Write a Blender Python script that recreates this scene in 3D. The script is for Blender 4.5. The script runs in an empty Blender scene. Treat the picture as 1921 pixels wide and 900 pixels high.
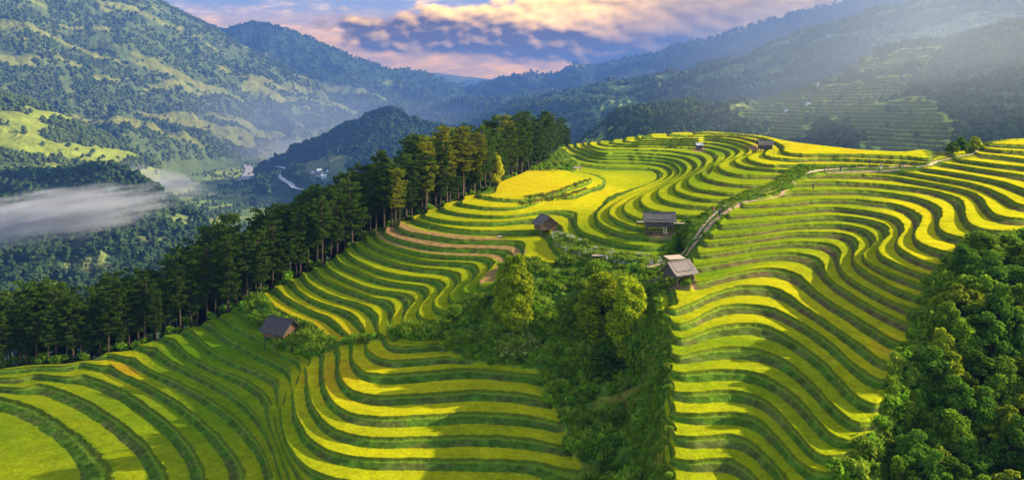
import bpy, math, random
import numpy as np
from mathutils import Vector, Matrix, Euler
random.seed(7); rng = np.random.default_rng(7)
F = 1500.0; HY = 190.0; CU = 960.5          # focal length in photo pixels, horizon row, centre column
ZH = 0.93                                   # height of one terrace step (m)
def ZL(t): return -31.6 + ZH * t            # height of terrace level t, camera at z = 0
scene = bpy.context.scene
COL = bpy.data.collections.new('landscape'); scene.collection.children.link(COL)
R = math.radians

# ------------------------------------------------------------------ numpy noise
def _hash(ix, iy, seed):
    h = (ix.astype(np.int64) * 374761393 + iy.astype(np.int64) * 668265263 + seed * 974711) & 0x7fffffff
    h = ((h ^ (h >> 13)) * 1274126177) & 0x7fffffff
    h = (h ^ (h >> 16)) & 0x7fffffff
    return h
def pn(x, y, seed=0):
    x = np.asarray(x, dtype=np.float64); y = np.asarray(y, dtype=np.float64)
    x, y = np.broadcast_arrays(x, y)
    ix = np.floor(x); iy = np.floor(y); fx = x - ix; fy = y - iy
    ux = fx*fx*fx*(fx*(fx*6-15)+10); uy = fy*fy*fy*(fy*(fy*6-15)+10)
    def g(dx, dy):
        a = _hash(ix+dx, iy+dy, seed) * (2*math.pi/0x7fffffff)
        return np.cos(a)*(fx-dx) + np.sin(a)*(fy-dy)
    n00 = g(0,0); n10 = g(1,0); n01 = g(0,1); n11 = g(1,1)
    return ((n00*(1-ux)+n10*ux)*(1-uy) + (n01*(1-ux)+n11*ux)*uy) * 1.5
def fbm(x, y, seed=0, oct=4, gain=.5):
    s = 0; a = 1.0; tot = 0
    for o in range(oct):
        s = s + a*pn(x*2**o, y*2**o, seed+o*17); tot += a; a *= gain
    return s/tot
def ridged(x, y, seed=0, oct=4, gain=.5):
    s = 0; a = 1.0; tot = 0
    for o in range(oct):
        s = s + a*(1-2*np.abs(pn(x*2**o, y*2**o, seed+o*31))); tot += a; a *= gain
    return s/tot
def sstep(a, b, x):
    t = np.clip((x-a)/(b-a), 0, 1); return t*t*(3-2*t)
def rnd2(ix, iy, seed=0): return _hash(np.asarray(ix), np.asarray(iy), seed)/0x7fffffff

# ------------------------------------------------------------------ objects, tags
def tag(o, label=None, cat=None, group=None, kind=None):
    if label: o['label'] = label
    if cat: o['category'] = cat
    if group: o['group'] = group
    if kind: o['kind'] = kind
    return o
def link(o, parent=None):
    COL.objects.link(o)
    if parent is not None: o.parent = parent
    return o
def empty(name, loc, rz=0, s=1.0):
    o = bpy.data.objects.new(name, None); link(o); o.location = loc
    o.rotation_euler = (0, 0, rz); o.scale = (s, s, s); o.empty_display_size = .5
    return o
def mesh_np(name, V, Fq, mat=None, smooth=True, cols=None, parent=None, mats=None, midx=None):
    """V (n,3), Fq (m,4) or (m,3) int arrays -> object"""
    V = np.ascontiguousarray(V, dtype=np.float32); Fq = np.ascontiguousarray(Fq, dtype=np.int32)
    me = bpy.data.meshes.new(name); k = Fq.shape[1]; m = Fq.shape[0]
    me.vertices.add(len(V)); me.vertices.foreach_set('co', V.ravel())
    me.loops.add(m*k); me.loops.foreach_set('vertex_index', Fq.ravel())
    me.polygons.add(m); me.polygons.foreach_set('loop_start', np.arange(0, m*k, k, dtype=np.int32))
    me.polygons.foreach_set('loop_total', np.full(m, k, dtype=np.int32))
    if smooth: me.polygons.foreach_set('use_smooth', np.ones(m, dtype=bool))
    if cols is not None:
        for nm, c in cols.items():
            c = np.asarray(c, dtype=np.float32)
            if c.ndim == 2:
                a = me.attributes.new(nm, 'FLOAT_COLOR', 'POINT')
                if c.shape[1] == 3: c = np.concatenate([c, np.ones((len(c),1), np.float32)], 1)
                a.data.foreach_set('color', np.ascontiguousarray(c).ravel())
            else:
                a = me.attributes.new(nm, 'FLOAT', 'POINT'); a.data.foreach_set('value', c)
    for mm in (mats or ([mat] if mat else [])): me.materials.append(mm)
    if midx is not None: me.polygons.foreach_set('material_index', np.asarray(midx, dtype=np.int32))
    me.update(calc_edges=True)
    o = bpy.data.objects.new(name, me); return link(o, parent)
def grid_faces(nr, nc):
    i = np.arange(nr-1)[:,None]*nc + np.arange(nc-1)[None,:]
    i = i.ravel(); return np.stack([i, i+1, i+nc+1, i+nc], 1)

class MB:
    """collects primitive pieces of one part"""
    def __init__(s): s.v = []; s.f = []
    def add(s, vs, fs):
        b = len(s.v); s.v += [tuple(v) for v in vs]; s.f += [tuple(i+b for i in f) for f in fs]
    def hexa(s, p):      # 8 points, bottom 4 ccw then top 4
        s.add(p, [(3,2,1,0),(4,5,6,7),(0,1,5,4),(1,2,6,5),(2,3,7,6),(3,0,4,7)])
    def box(s, c, d, M=None):
        x,y,z = d[0]/2,d[1]/2,d[2]/2
        p = [Vector(q) for q in ((-x,-y,-z),(x,-y,-z),(x,y,-z),(-x,y,-z),(-x,-y,z),(x,-y,z),(x,y,z),(-x,y,z))]
        if M is not None: p = [M @ q for q in p]
        s.hexa([q+Vector(c) for q in p])
    def tube(s, pts, rad, n=8):
        pts = [Vector(p) for p in pts]
        if not hasattr(rad, '__len__'): rad = [rad]*len(pts)
        b = len(s.v); up = Vector((0.13,0.31,1)).normalized()
        for i, p in enumerate(pts):
            d = (pts[min(i+1,len(pts)-1)]-pts[max(i-1,0)]).normalized()
            a = d.cross(up if abs(d.dot(up)) < .95 else Vector((1,0,0))).normalized(); c = d.cross(a)
            for k in range(n):
                w = 2*math.pi*k/n; s.v.append(tuple(p + (a*math.cos(w)+c*math.sin(w))*rad[i]))
        for i in range(len(pts)-1):
            for k in range(n):
                k2 = (k+1)%n; s.f.append((b+i*n+k, b+i*n+k2, b+(i+1)*n+k2, b+(i+1)*n+k))
        s.f.append(tuple(b+k for k in range(n))[::-1]); s.f.append(tuple(b+(len(pts)-1)*n+k for k in range(n)))
    def build(s, name, mat, parent=None, smooth=False):
        me = bpy.data.meshes.new(name); me.from_pydata(s.v, [], s.f)
        if mat: me.materials.append(mat)
        if smooth: me.polygons.foreach_set('use_smooth', [True]*len(me.polygons))
        me.update(); return link(bpy.data.objects.new(name, me), parent)
# ------------------------------------------------------------------ materials
def newmat(name):
    m = bpy.data.materials.new(name); m.use_nodes = True; nt = m.node_tree
    for n in list(nt.nodes): nt.nodes.remove(n)
    out = nt.nodes.new('ShaderNodeOutputMaterial'); return m, nt, out
def N(nt, typ, **kw):
    n = nt.nodes.new(typ)
    for k, v in kw.items():
        if k.startswith('i_'): n.inputs[k[2:].replace('_', ' ')].default_value = v
        elif isinstance(k, str) and k[0] == 'n' and k[1:].isdigit(): n.inputs[int(k[1:])].default_value = v
        else: setattr(n, k, v)
    return n
def mathn(nt, op, a, b=None, c=None, clamp=False):
    n = nt.nodes.new('ShaderNodeMath'); n.operation = op; n.use_clamp = clamp
    for i, x in enumerate((a, b, c)):
        if x is None: continue
        if isinstance(x, (int, float)): n.inputs[i].default_value = x
        else: nt.links.new(x, n.inputs[i])
    return n.outputs[0]
def mixc(nt, fac, a, b, mode='MIX'):
    n = nt.nodes.new('ShaderNodeMix'); n.data_type = 'RGBA'; n.blend_type = mode
    for s, x in ((n.inputs[0], fac), (n.inputs[6], a), (n.inputs[7], b)):
        if isinstance(x, (int, float)): s.default_value = x
        elif isinstance(x, tuple): s.default_value = (*x, 1) if len(x) == 3 else x
        else: nt.links.new(x, s)
    return n.outputs[2]
def noise(nt, vec, scale, detail=3, rough=.55):
    n = N(nt, 'ShaderNodeTexNoise'); n.inputs['Scale'].default_value = scale
    n.inputs['Detail'].default_value = detail; n.inputs['Roughness'].default_value = rough
    if vec is not None: nt.links.new(vec, n.inputs['Vector'])
    return n.outputs['Fac']
def ramp(nt, fac, stops):
    n = N(nt, 'ShaderNodeValToRGB'); e = n.color_ramp.elements
    while len(e) < len(stops): e.new(.5)
    for el, (p, c) in zip(e, stops): el.position = p; el.color = (*c, 1) if hasattr(c, '__len__') else (c, c, c, 1)
    nt.links.new(fac, n.inputs[0]); return n.outputs[0]
def bsdf(nt, out, col, rough=.85, normal=None, spec=.2, transl=0):
    b = N(nt, 'ShaderNodeBsdfPrincipled'); b.inputs['Roughness'].default_value = rough
    b.inputs['Specular IOR Level'].default_value = spec
    if isinstance(col, tuple): b.inputs['Base Color'].default_value = (*col, 1)
    else: nt.links.new(col, b.inputs['Base Color'])
    if normal is not None: nt.links.new(normal, b.inputs['Normal'])
    sh = b.outputs[0]
    if transl > 0:
        t = N(nt, 'ShaderNodeBsdfTranslucent')
        if isinstance(col, tuple): t.inputs[0].default_value = (*col, 1)
        else: nt.links.new(col, t.inputs[0])
        mx = N(nt, 'ShaderNodeMixShader'); mx.inputs[0].default_value = transl
        nt.links.new(sh, mx.inputs[1]); nt.links.new(t.outputs[0], mx.inputs[2]); sh = mx.outputs[0]
    nt.links.new(sh, out.inputs['Surface']); return b
def bump(nt, h, strength, dist):
    n = N(nt, 'ShaderNodeBump'); n.inputs['Strength'].default_value = strength; n.inputs['Distance'].default_value = dist
    nt.links.new(h, n.inputs['Height']); return n.outputs[0]

def mat_field():
    m, nt, out = newmat('terraced_rice'); tc = N(nt, 'ShaderNodeNewGeometry').outputs['Position']
    a = N(nt, 'ShaderNodeAttribute', attribute_name='col'); r = N(nt, 'ShaderNodeAttribute', attribute_name='rice')
    n1 = noise(nt, tc, 2.6, 3, .7); n2 = noise(nt, tc, 9.0, 2, .6); n3 = noise(nt, tc, .45, 5, .65); n4 = noise(nt, tc, 1.1, 3, .6)
    v = mathn(nt, 'ADD', mathn(nt, 'MULTIPLY', n1, .8), mathn(nt, 'MULTIPLY', n2, .5))
    v = mathn(nt, 'ADD', v, mathn(nt, 'MULTIPLY', mathn(nt, 'ADD', n3, n4), .6))
    v = mathn(nt, 'MULTIPLY', mathn(nt, 'SUBTRACT', v, 1.25), 1.35)
    v = mathn(nt, 'ADD', v, 1.0)
    c = N(nt, 'ShaderNodeVectorMath', operation='SCALE'); nt.links.new(a.outputs['Color'], c.inputs[0]); nt.links.new(v, c.inputs['Scale'])
    h = mathn(nt, 'ADD', mathn(nt, 'MULTIPLY', n1, .6), mathn(nt, 'MULTIPLY', n2, .4))
    bsdf(nt, out, c.outputs[0], .9, bump(nt, h, .6, .5), .0)
    return m
def mat_hill(name='hillside', bs=.02, bd=12):
    m, nt, out = newmat(name); tc = N(nt, 'ShaderNodeNewGeometry').outputs['Position']
    a = N(nt, 'ShaderNodeAttribute', attribute_name='col')
    n1 = noise(nt, tc, bs, 6, .65)
    v = mathn(nt, 'ADD', mathn(nt, 'MULTIPLY', mathn(nt, 'SUBTRACT', n1, .5), 1.6), 1.0)
    c = N(nt, 'ShaderNodeVectorMath', operation='SCALE'); nt.links.new(a.outputs['Color'], c.inputs[0]); nt.links.new(v, c.inputs['Scale'])
    bsdf(nt, out, c.outputs[0], .9, bump(nt, n1, .8, bd), .1)
    return m
def mat_leaf(name, c1, c2, transl=.35, c3=None):
    """two leaf colours mixed leaf by leaf, and in patches by noise"""
    m, nt, out = newmat(name); g = N(nt, 'ShaderNodeNewGeometry'); oi = N(nt, 'ShaderNodeObjectInfo')
    f = noise(nt, g.outputs['Position'], .9, 2, .6)
    f = mathn(nt, 'ADD', mathn(nt, 'MULTIPLY', g.outputs['Random Per Island'], .5), mathn(nt, 'MULTIPLY', mathn(nt, 'SUBTRACT', f, .3), 1.3), clamp=True)
    c = mixc(nt, f, c1, c2)
    v = mathn(nt, 'ADD', mathn(nt, 'MULTIPLY', oi.outputs['Random'], .5), .75)
    s = N(nt, 'ShaderNodeVectorMath', operation='SCALE'); nt.links.new(c, s.inputs[0]); nt.links.new(v, s.inputs['Scale'])
    bsdf(nt, out, s.outputs[0], .8, None, .03, transl); return m
def mat_noise(name, c1, c2, scale=3, rough=.85, bstr=.3, bdist=.05, detail=4, stretch=None, transl=0):
    m, nt, out = newmat(name); tc = N(nt, 'ShaderNodeTexCoord').outputs['Object']
    if stretch:
        mp = N(nt, 'ShaderNodeMapping'); mp.inputs['Scale'].default_value = stretch; nt.links.new(tc, mp.inputs[0]); tc = mp.outputs[0]
    n1 = noise(nt, tc, scale, detail, .65)
    c = ramp(nt, n1, [(.3, c1), (.7, c2)])
    bsdf(nt, out, c, rough, bump(nt, n1, bstr, bdist), .2, transl); return m
M_FIELD = mat_field(); M_HILL = mat_hill()
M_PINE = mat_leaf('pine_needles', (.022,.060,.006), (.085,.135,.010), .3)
M_PINEW = mat_leaf('sunlit_pine_needles', (.10,.125,.006), (.30,.29,.010), .4)  # pine needles with the gold of the sunlight put into their colour
M_BROAD = mat_leaf('broad_leaves', (.09,.18,.006), (.62,.66,.016), .5)  # bright second colour paints the sunlit look of the gully treetops into the leaves
M_BRIGHT = mat_leaf('bright_yellow_leaves', (.14,.20,.008), (.60,.54,.015), .5)  # lighter yellow green leaves of the small bright tree
M_WOODS = mat_leaf('woodland_leaves', (.04,.11,.007), (.26,.38,.014), .4)
M_WOODS2 = mat_leaf('dark_woodland_leaves', (.03,.085,.007), (.14,.26,.014), .4)
M_WOODS3 = mat_leaf('olive_woodland_leaves', (.07,.13,.006), (.40,.43,.016), .4)
M_SHRUB = mat_leaf('shrub_leaves', (.045,.135,.007), (.30,.48,.018), .4)
M_FERN = mat_leaf('fern_fronds', (.13,.24,.012), (.36,.42,.03), .4)
M_FAR = mat_leaf('distant_tree_leaves', (.045,.080,.016), (.105,.130,.026), .15)
M_FARD = mat_leaf('dark_distant_leaves', (.022,.048,.014), (.050,.085,.018), .15)
M_BARK = mat_noise('pine_bark', (.05,.032,.02), (.13,.085,.055), 4, .95, .5, .05, stretch=(1,1,.25))
M_OLDWOOD = mat_noise('weathered_boards', (.045,.035,.028), (.15,.12,.095), 5, .9, .4, .02, stretch=(6,6,.6))
M_BROWNWOOD = mat_noise('brown_boards', (.10,.05,.025), (.24,.14,.075), 5, .9, .4, .02, stretch=(6,6,.6))
M_PALEWOOD = mat_noise('pale_planks', (.42,.30,.19), (.62,.46,.32), 5, .85, .3, .01)
M_THATCH = mat_noise('grey_roof_shingles', (.07,.058,.048), (.20,.165,.135), 3.5, .92, .8, .06, stretch=(5,1,1))
M_THATCHD = mat_noise('dark_thatch', (.035,.03,.028), (.12,.10,.09), 3.5, .95, .9, .08, stretch=(5,1,1))
M_THATCHP = mat_noise('sun_bleached_roof', (.15,.12,.10), (.29,.235,.20), 3.5, .9, .7, .05, stretch=(5,1,1))
M_TIN = mat_noise('pale_roof_sheet', (.35,.38,.42), (.55,.58,.62), 2, .5, .2, .01)
M_DIRT = mat_noise('bare_earth', (.22,.13,.07), (.46,.30,.17), 1.2, .95, .5, .05)
M_PATH = mat_noise('trodden_clay', (.34,.22,.12), (.62,.44,.26), .9, .95, .5, .05)
M_SKIN = mat_noise('skin', (.30,.17,.10), (.36,.21,.13), 5, .6)
M_CLOTH = {k: mat_noise('cloth_'+k, tuple(x*.75 for x in c), c, 6, .9) for k, c in
           dict(black=(.03,.03,.04), indigo=(.05,.06,.12), pink=(.62,.22,.20), red=(.45,.08,.05), white=(.62,.60,.56), straw=(.5,.38,.2), grey=(.2,.2,.2)).items()}
# ------------------------------------------------------------------ terrace contours (level, points): each an iso-height line of the hill
C = {}
def lip(level, *pts): C.setdefault(level, []).append(pts)
# right-hand bowl of terraces
lip(0,(1257,694),(1272,696),(1304,693),(1346,690),(1389,691),(1420,696),(1442,704),(1456,711),(1490,735),(1530,775),(1560,810),(1590,822),(1615,815))
lip(1,(1257,661),(1270,665),(1304,657),(1346,649),(1389,647),(1420,650),(1452,660),(1484,677),(1505,694),(1524,711),(1550,740),(1580,770),(1610,790),(1640,788))
lip(2,(1262,628),(1274,632),(1304,624),(1335,611),(1367,604),(1399,602),(1431,605),(1463,618),(1480,627),(1495,637),(1522,655),(1556,683),(1571,700),(1582,711),(1610,740),(1640,755),(1660,750))
lip(3,(1260,602),(1272,605),(1304,594),(1335,577),(1367,568),(1399,567),(1431,571),(1455,576),(1480,588),(1522,611),(1565,643),(1597,673),(1629,696),(1650,708),(1668,709))
lip(4,(1247,575),(1261,578),(1293,567),(1335,548),(1378,535),(1410,533),(1442,534),(1473,544),(1505,568),(1544,594),(1586,622),(1629,652),(1650,669),(1667,676),(1679,676),(1692,672))
lip(5,(1295,525),(1308,526),(1363,513),(1405,503),(1447,500),(1480,504),(1502,513),(1513,523),(1522,532),(1554,558),(1597,584),(1639,609),(1671,630),(1692,639),(1703,638),(1713,634))
lip(6,(1293,498),(1363,487),(1430,475),(1480,471),(1513,473),(1538,482),(1552,494),(1549,505),(1556,517),(1568,529),(1586,541),(1629,567),(1671,588),(1703,603),(1720,605),(1735,601))
lip(7,(1307,474),(1363,467),(1430,457),(1480,452),(1530,452),(1560,455),(1577,461),(1589,470),(1581,478),(1575,491),(1580,503),(1593,517),(1629,539),(1671,560),(1705,574),(1720,577),(1738,573))
lip(8,(1322,453),(1413,445),(1480,435),(1530,434),(1560,434),(1593,438),(1610,447),(1620,455),(1623,460),(1615,467),(1605,473),(1602,483),(1610,495),(1635,512),(1655,524),(1680,537),(1713,549),(1735,555),(1748,552))
lip(9,(1333,439),(1413,432),(1480,422),(1560,419),(1593,421),(1623,428),(1640,437),(1648,447),(1651,452),(1643,458),(1627,468),(1619,477),(1627,487),(1645,498),(1663,506),(1702,520),(1727,529),(1745,537),(1756,535))
lip(10,(1350,421),(1430,415),(1497,407),(1560,403),(1610,407),(1643,413),(1663,419),(1671,428),(1673,438),(1667,445),(1653,453),(1647,463),(1650,473),(1668,485),(1702,500),(1735,512),(1757,516),(1767,513))
lip(11,(1365,402),(1430,397),(1495,392),(1530,388),(1560,387),(1610,392),(1660,400),(1685,408),(1695,415),(1698,423),(1699,434),(1687,445),(1683,455),(1692,465),(1718,480),(1743,490),(1767,494),(1780,491))
lip(12,(1392,383),(1437,382),(1487,377),(1520,373),(1560,372),(1603,372),(1640,376),(1677,380),(1710,390),(1728,397),(1737,408),(1733,417),(1722,428),(1717,438),(1720,448),(1743,460),(1777,470),(1798,472),(1815,468))
lip(13,(1482,356),(1525,356),(1560,355),(1603,355),(1640,357),(1700,365),(1733,372),(1760,382),(1772,392),(1772,405),(1763,415),(1762,423),(1772,433),(1802,442),(1843,449),(1880,450),(1900,448))
lip(14,(1495,341),(1530,339),(1560,339),(1600,341),(1650,344),(1700,349),(1742,354),(1767,359),(1792,366),(1812,374),(1813,385),(1813,400),(1820,417),(1843,427),(1880,431),(1921,431),(2040,428))
lip(15,(1543,326),(1600,326),(1667,329),(1717,337),(1758,344),(1800,352),(1833,362),(1847,372),(1855,387),(1863,396),(1880,403),(1921,408),(2040,410))
lip(16,(1707,323),(1750,330),(1792,337),(1825,343),(1858,353),(1883,363),(1897,372),(1908,379),(1921,382),(2040,390))
lip(17,(1723,314),(1767,319),(1817,327),(1858,334),(1892,342),(1921,352),(1960,366),(2040,372))
lip(18,(1758,304),(1800,309),(1850,317),(1921,327),(2040,346))
lip(19,(1792,297),(1833,302),(1883,308),(1921,312),(2040,328))
lip(20,(1833,287),(1867,290),(1921,297),(2040,312))
lip(21,(1867,280),(1921,283),(2040,297))
lip(22,(1845,268),(1880,270),(1921,272),(2040,283))
# below the frame
lip(-1,(1257,733),(1300,733),(1346,728),(1389,730),(1430,742),(1460,765),(1500,810),(1540,850),(1580,850))
lip(-2,(1255,772),(1300,773),(1389,770),(1425,782),(1460,815),(1500,860),(1530,880))
lip(-3,(1255,815),(1300,815),(1380,812),(1420,830),(1450,860),(1490,905))
lip(-4,(1255,858),(1300,860),(1370,856),(1410,880),(1440,920))
lip(-5,(1255,900),(1300,902),(1370,905),(1400,930))
# middle spur left of the path
lip(19,(1747,297),(1700,293),(1600,289),(1511,289),(1475,285),(1467,282))
lip(18,(1717,302),(1683,301),(1600,297),(1547,295),(1493,297),(1458,295),(1440,292),(1433,289),(1438,285),(1450,281))
lip(17,(1697,311),(1600,307),(1529,307),(1475,308),(1440,308),(1413,302),(1401,297),(1401,293),(1415,287),(1425,283))
lip(16,(1481,318),(1440,316),(1404,312),(1383,306),(1377,301),(1383,296),(1398,290),(1408,283),(1402,276),(1385,270),(1367,265),(1345,262),(1300,263),(1252,263),(1213,262))
lip(15,(1468,328),(1422,328),(1378,325),(1355,318),(1346,311),(1350,305),(1366,298),(1382,291),(1395,284),(1388,279),(1370,274),(1350,270),(1335,268),(1300,267),(1184,266),(1169,264))
lip(14,(1447,343),(1404,346),(1369,343),(1333,336),(1317,329),(1314,322),(1323,314),(1345,305),(1362,298),(1374,291),(1370,284),(1345,277),(1328,274),(1300,271),(1213,270),(1156,269),(1143,267))
lip(13,(1399,357),(1369,361),(1333,357),(1301,350),(1290,341),(1295,330),(1315,318),(1338,307),(1352,301),(1356,295),(1345,288),(1320,280),(1300,276),(1228,274),(1170,273),(1134,271),(1121,268))
lip(12,(1367,372),(1322,372),(1287,364),(1267,356),(1265,348),(1278,337),(1300,324),(1320,314),(1333,308),(1330,301),(1315,291),(1291,287),(1257,282),(1213,280),(1170,279),(1127,278),(1100,270))
lip(11,(1340,386),(1304,385),(1269,380),(1242,372),(1233,361),(1240,351),(1262,339),(1290,327),(1308,317),(1310,309),(1300,300),(1285,294),(1257,290),(1213,287),(1170,286),(1127,286),(1112,282),(1098,272))
lip(10,(1320,402),(1284,403),(1240,396),(1210,386),(1201,375),(1206,365),(1230,353),(1262,337),(1284,325),(1290,314),(1280,304),(1257,297),(1213,293),(1170,291),(1127,290),(1109,284),(1079,275))
lip(9,(1288,414),(1240,416),(1204,410),(1178,400),(1169,391),(1172,383),(1190,370),(1222,353),(1256,337),(1276,324),(1272,313),(1257,304),(1213,299),(1170,297),(1124,296),(1109,293),(1090,285))
lip(8,(1212,425),(1196,425),(1160,412),(1144,402),(1142,396),(1150,385),(1180,367),(1215,351),(1245,337),(1262,326),(1262,319),(1250,311),(1213,305),(1170,303),(1127,302),(1098,298),(1080,290))
lip(7,(1204,439),(1178,437),(1142,426),(1124,414),(1119,403),(1126,394),(1150,376),(1190,357),(1225,342),(1248,331),(1246,322),(1220,315),(1170,313),(1127,311),(1090,305),(1059,295))
lip(6.5,(1140,352),(1190,343),(1225,333),(1228,325),(1200,321),(1150,320),(1112,318),(1083,314))
lip(6,(1256,458),(1213,460),(1160,453),(1116,441),(1089,430),(1083,419),(1087,409),(1093,403),(1085,398),(1062,394),(1040,393),(1000,397),(960,403),(910,403),(860,398),(823,390))
lip(17,(1202,258),(1213,259),(1260,260),(1300,259),(1350,259),(1390,264),(1412,272),(1425,279))
lip(18,(1252,253),(1300,254),(1380,255),(1410,261),(1435,268),(1450,274))
lip(19,(1300,250),(1380,252),(1430,258),(1467,270))
lip(8,(893,364),(927,370),(960,373),(977,373),(1027,364),(1077,348),(1110,337),(1095,328),(1060,321))
lip(7,(855,379),(877,383),(910,387),(960,387),(980,383),(1027,375),(1068,367),(1105,353),(1130,340),(1115,331),(1085,323))
lip(5,(1244,476),(1213,478),(1160,473),(1107,460),(1071,450),(1059,435),(1057,425),(1044,416),(1027,411),(1000,409),(968,411),(918,415),(877,415),(827,411),(790,403))
lip(4,(1280,470),(1240,494),(1213,498),(1160,494),(1116,485),(1059,474),(1043,460),(1039,450),(1036,438),(1020,432),(960,431),(907,431),(857,427),(807,418),(772,409))
lip(3,(1091,491),(1071,493),(1018,489),(1003,480),(1004,470),(1012,450),(1006,443),(1000,452),(998,472),(993,482),(981,480),(985,470),(988,458),(980,451),(957,449),(923,449),(857,447),(807,440),(765,432),(745,424))
lip(2,(975,475),(960,468),(940,466),(873,464),(823,462),(773,453),(740,444),(720,435))
lip(1,(937,535),(910,539),(898,533),(900,525),(915,508),(935,496),(933,487),(923,482),(840,478),(790,473),(740,460),(710,447),(706,440))
lip(0,(903,546),(890,549),(873,548),(867,543),(872,537),(890,522),(902,512),(908,503),(905,497),(890,492),(840,490),(790,486),(757,478),(715,465),(690,452),(688,444))
lip(-1,(872,563),(853,563),(843,555),(847,547),(866,530),(878,519),(876,512),(860,507),(840,504),(790,500),(740,490),(698,475),(673,463),(668,455))
lip(-2,(852,580),(840,583),(820,576),(814,566),(820,556),(838,540),(844,531),(837,525),(815,521),(773,517),(723,508),(682,493),(657,478),(648,466))
lip(-3,(828,595),(806,599),(792,594),(785,584),(788,574),(806,555),(813,545),(806,538),(780,533),(740,528),(700,518),(668,504),(636,489),(631,477))
lip(-4,(798,612),(770,614),(762,608),(758,594),(762,586),(780,568),(786,558),(780,550),(760,547),(720,544),(680,534),(640,516),(616,500),(613,490))
lip(-5,(752,616),(738,615),(734,608),(738,598),(744,576),(742,566),(730,560),(700,556),(670,546),(630,530),(600,514),(595,504))
lip(-6,(726,626),(714,624),(710,616),(713,602),(712,590),(700,578),(680,568),(640,558),(600,542),(574,522),(572,511))
lip(-7,(704,627),(689,626),(684,614),(674,596),(660,584),(640,577),(610,568),(580,556),(556,536),(551,523))
lip(-8,(678,631),(667,634),(657,629),(641,612),(621,594),(591,582),(557,566),(528,546),(525,535))
lip(-9,(649,636),(627,636),(611,627),(591,608),(561,596),(530,582),(500,562),(495,551))
# lower middle
lip(-6,(727,638),(733,644),(763,647),(808,643),(825,639))
lip(-7,(688,644),(691,653),(702,662),(719,671),(746,673),(790,670),(840,665))
lip(-8,(663,651),(663,671),(670,683),(684,694),(702,697),(737,698),(790,694),(861,688),(906,689),(971,696),(1013,700))
lip(-9,(641,657),(638,688),(639,703),(645,713),(660,728),(690,736),(737,738),(800,734),(900,728),(990,735),(1030,745))
lip(-10,(615,665),(610,680),(609,711),(622,745),(650,768),(700,778),(800,775),(900,770),(1000,778),(1050,790))
lip(-11,(571,685),(576,695),(577,711),(590,760),(620,795),(680,815),(800,815),(900,812),(1000,820),(1070,835))
lip(-12,(548,722),(560,780),(590,825),(660,852),(800,856),(1000,862),(1090,880))
lip(-13,(525,760),(540,830),(580,875),(680,898),(800,902),(1000,905))
# lower left
lip(-11,(463,587),(480,602),(497,615))
lip(-12,(428,590),(430,597),(446,608),(474,622),(491,631),(512,650),(541,665),(575,674))
lip(-13,(400,597),(406,610),(425,626),(455,641),(474,654),(503,667),(531,681),(560,692))
lip(-14,(363,609),(367,620),(389,644),(427,667),(474,688),(522,707),(545,722))
lip(-15,(328,623),(331,634),(352,659),(388,680),(432,698),(467,710),(500,735),(522,765))
lip(-16,(291,637),(296,648),(317,670),(344,684),(379,702),(397,710),(450,742),(490,785),(520,850))
lip(-17,(252,656),(257,670),(273,684),(299,698),(331,710),(380,735),(440,775),(490,830),(520,900))
lip(-18,(207,672),(211,682),(228,696),(260,710),(310,735),(370,775),(430,830),(480,900))
lip(-19,(153,688),(156,694),(167,702),(191,710),(240,732),(300,772),(360,830),(400,900))
lip(-20,(60,712),(100,722),(150,740),(220,780),(280,830),(330,905))
lip(-21,(-30,735),(20,745),(80,765),(150,810),(220,870),(250,910))
lip(-22,(-110,765),(-40,780),(30,820),(110,890))
# gully bottom and woods, not terraced
lip(-3,(1046,597),(1070,607),(1100,612),(1120,611))
lip(-5,(980,640),(1100,650),(1170,650))
lip(-8,(1040,705),(1120,705),(1190,705))
lip(-11,(1110,800),(1180,800)); lip(-13,(1120,900),(1190,900))
lip(1,(960,560),(1040,540),(1120,540),(1190,550))
lip(11,(1870,480),(1921,480),(2040,480)); lip(8,(1850,545),(1921,545),(2040,545)); lip(5,(1820,620),(1921,620),(2040,620))
lip(1,(1760,720),(1921,720),(2040,720)); lip(-3,(1700,830),(1921,830),(2040,830)); lip(-6,(1650,930),(1921,930),(2040,930))
lip(8.25,(945,350),(990,338),(1040,330),(1075,333)); lip(8.3,(960,336),(985,328),(1010,324),(1050,325))
lip(6.15,(1000,388),(1060,386),(1095,380),(1120,366)); lip(6.1,(1010,378),(1060,374))
CREST = [(-120,705),(0,692),(60,683),(130,680),(200,662),(255,648),(300,632),(335,620),(370,608),(410,592),(450,570),(495,547),(530,531),(555,518),(580,505),(600,497),(620,485),(645,468),(670,452),(690,440),(715,430),(745,418),(770,408),(790,398),(825,385),(860,372),(895,360),(930,345),(960,332),(985,322),(1008,314),(1030,297),(1050,279),(1068,271),(1090,268),(1150,262),(1210,252),(1260,249),(1330,247),(1380,250),(1430,255),(1480,265),(1560,275),(1620,281),(1700,284),(1725,281),(1770,283),(1795,280),(1840,266),(1880,262),(1921,260),(2040,258)]
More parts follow.
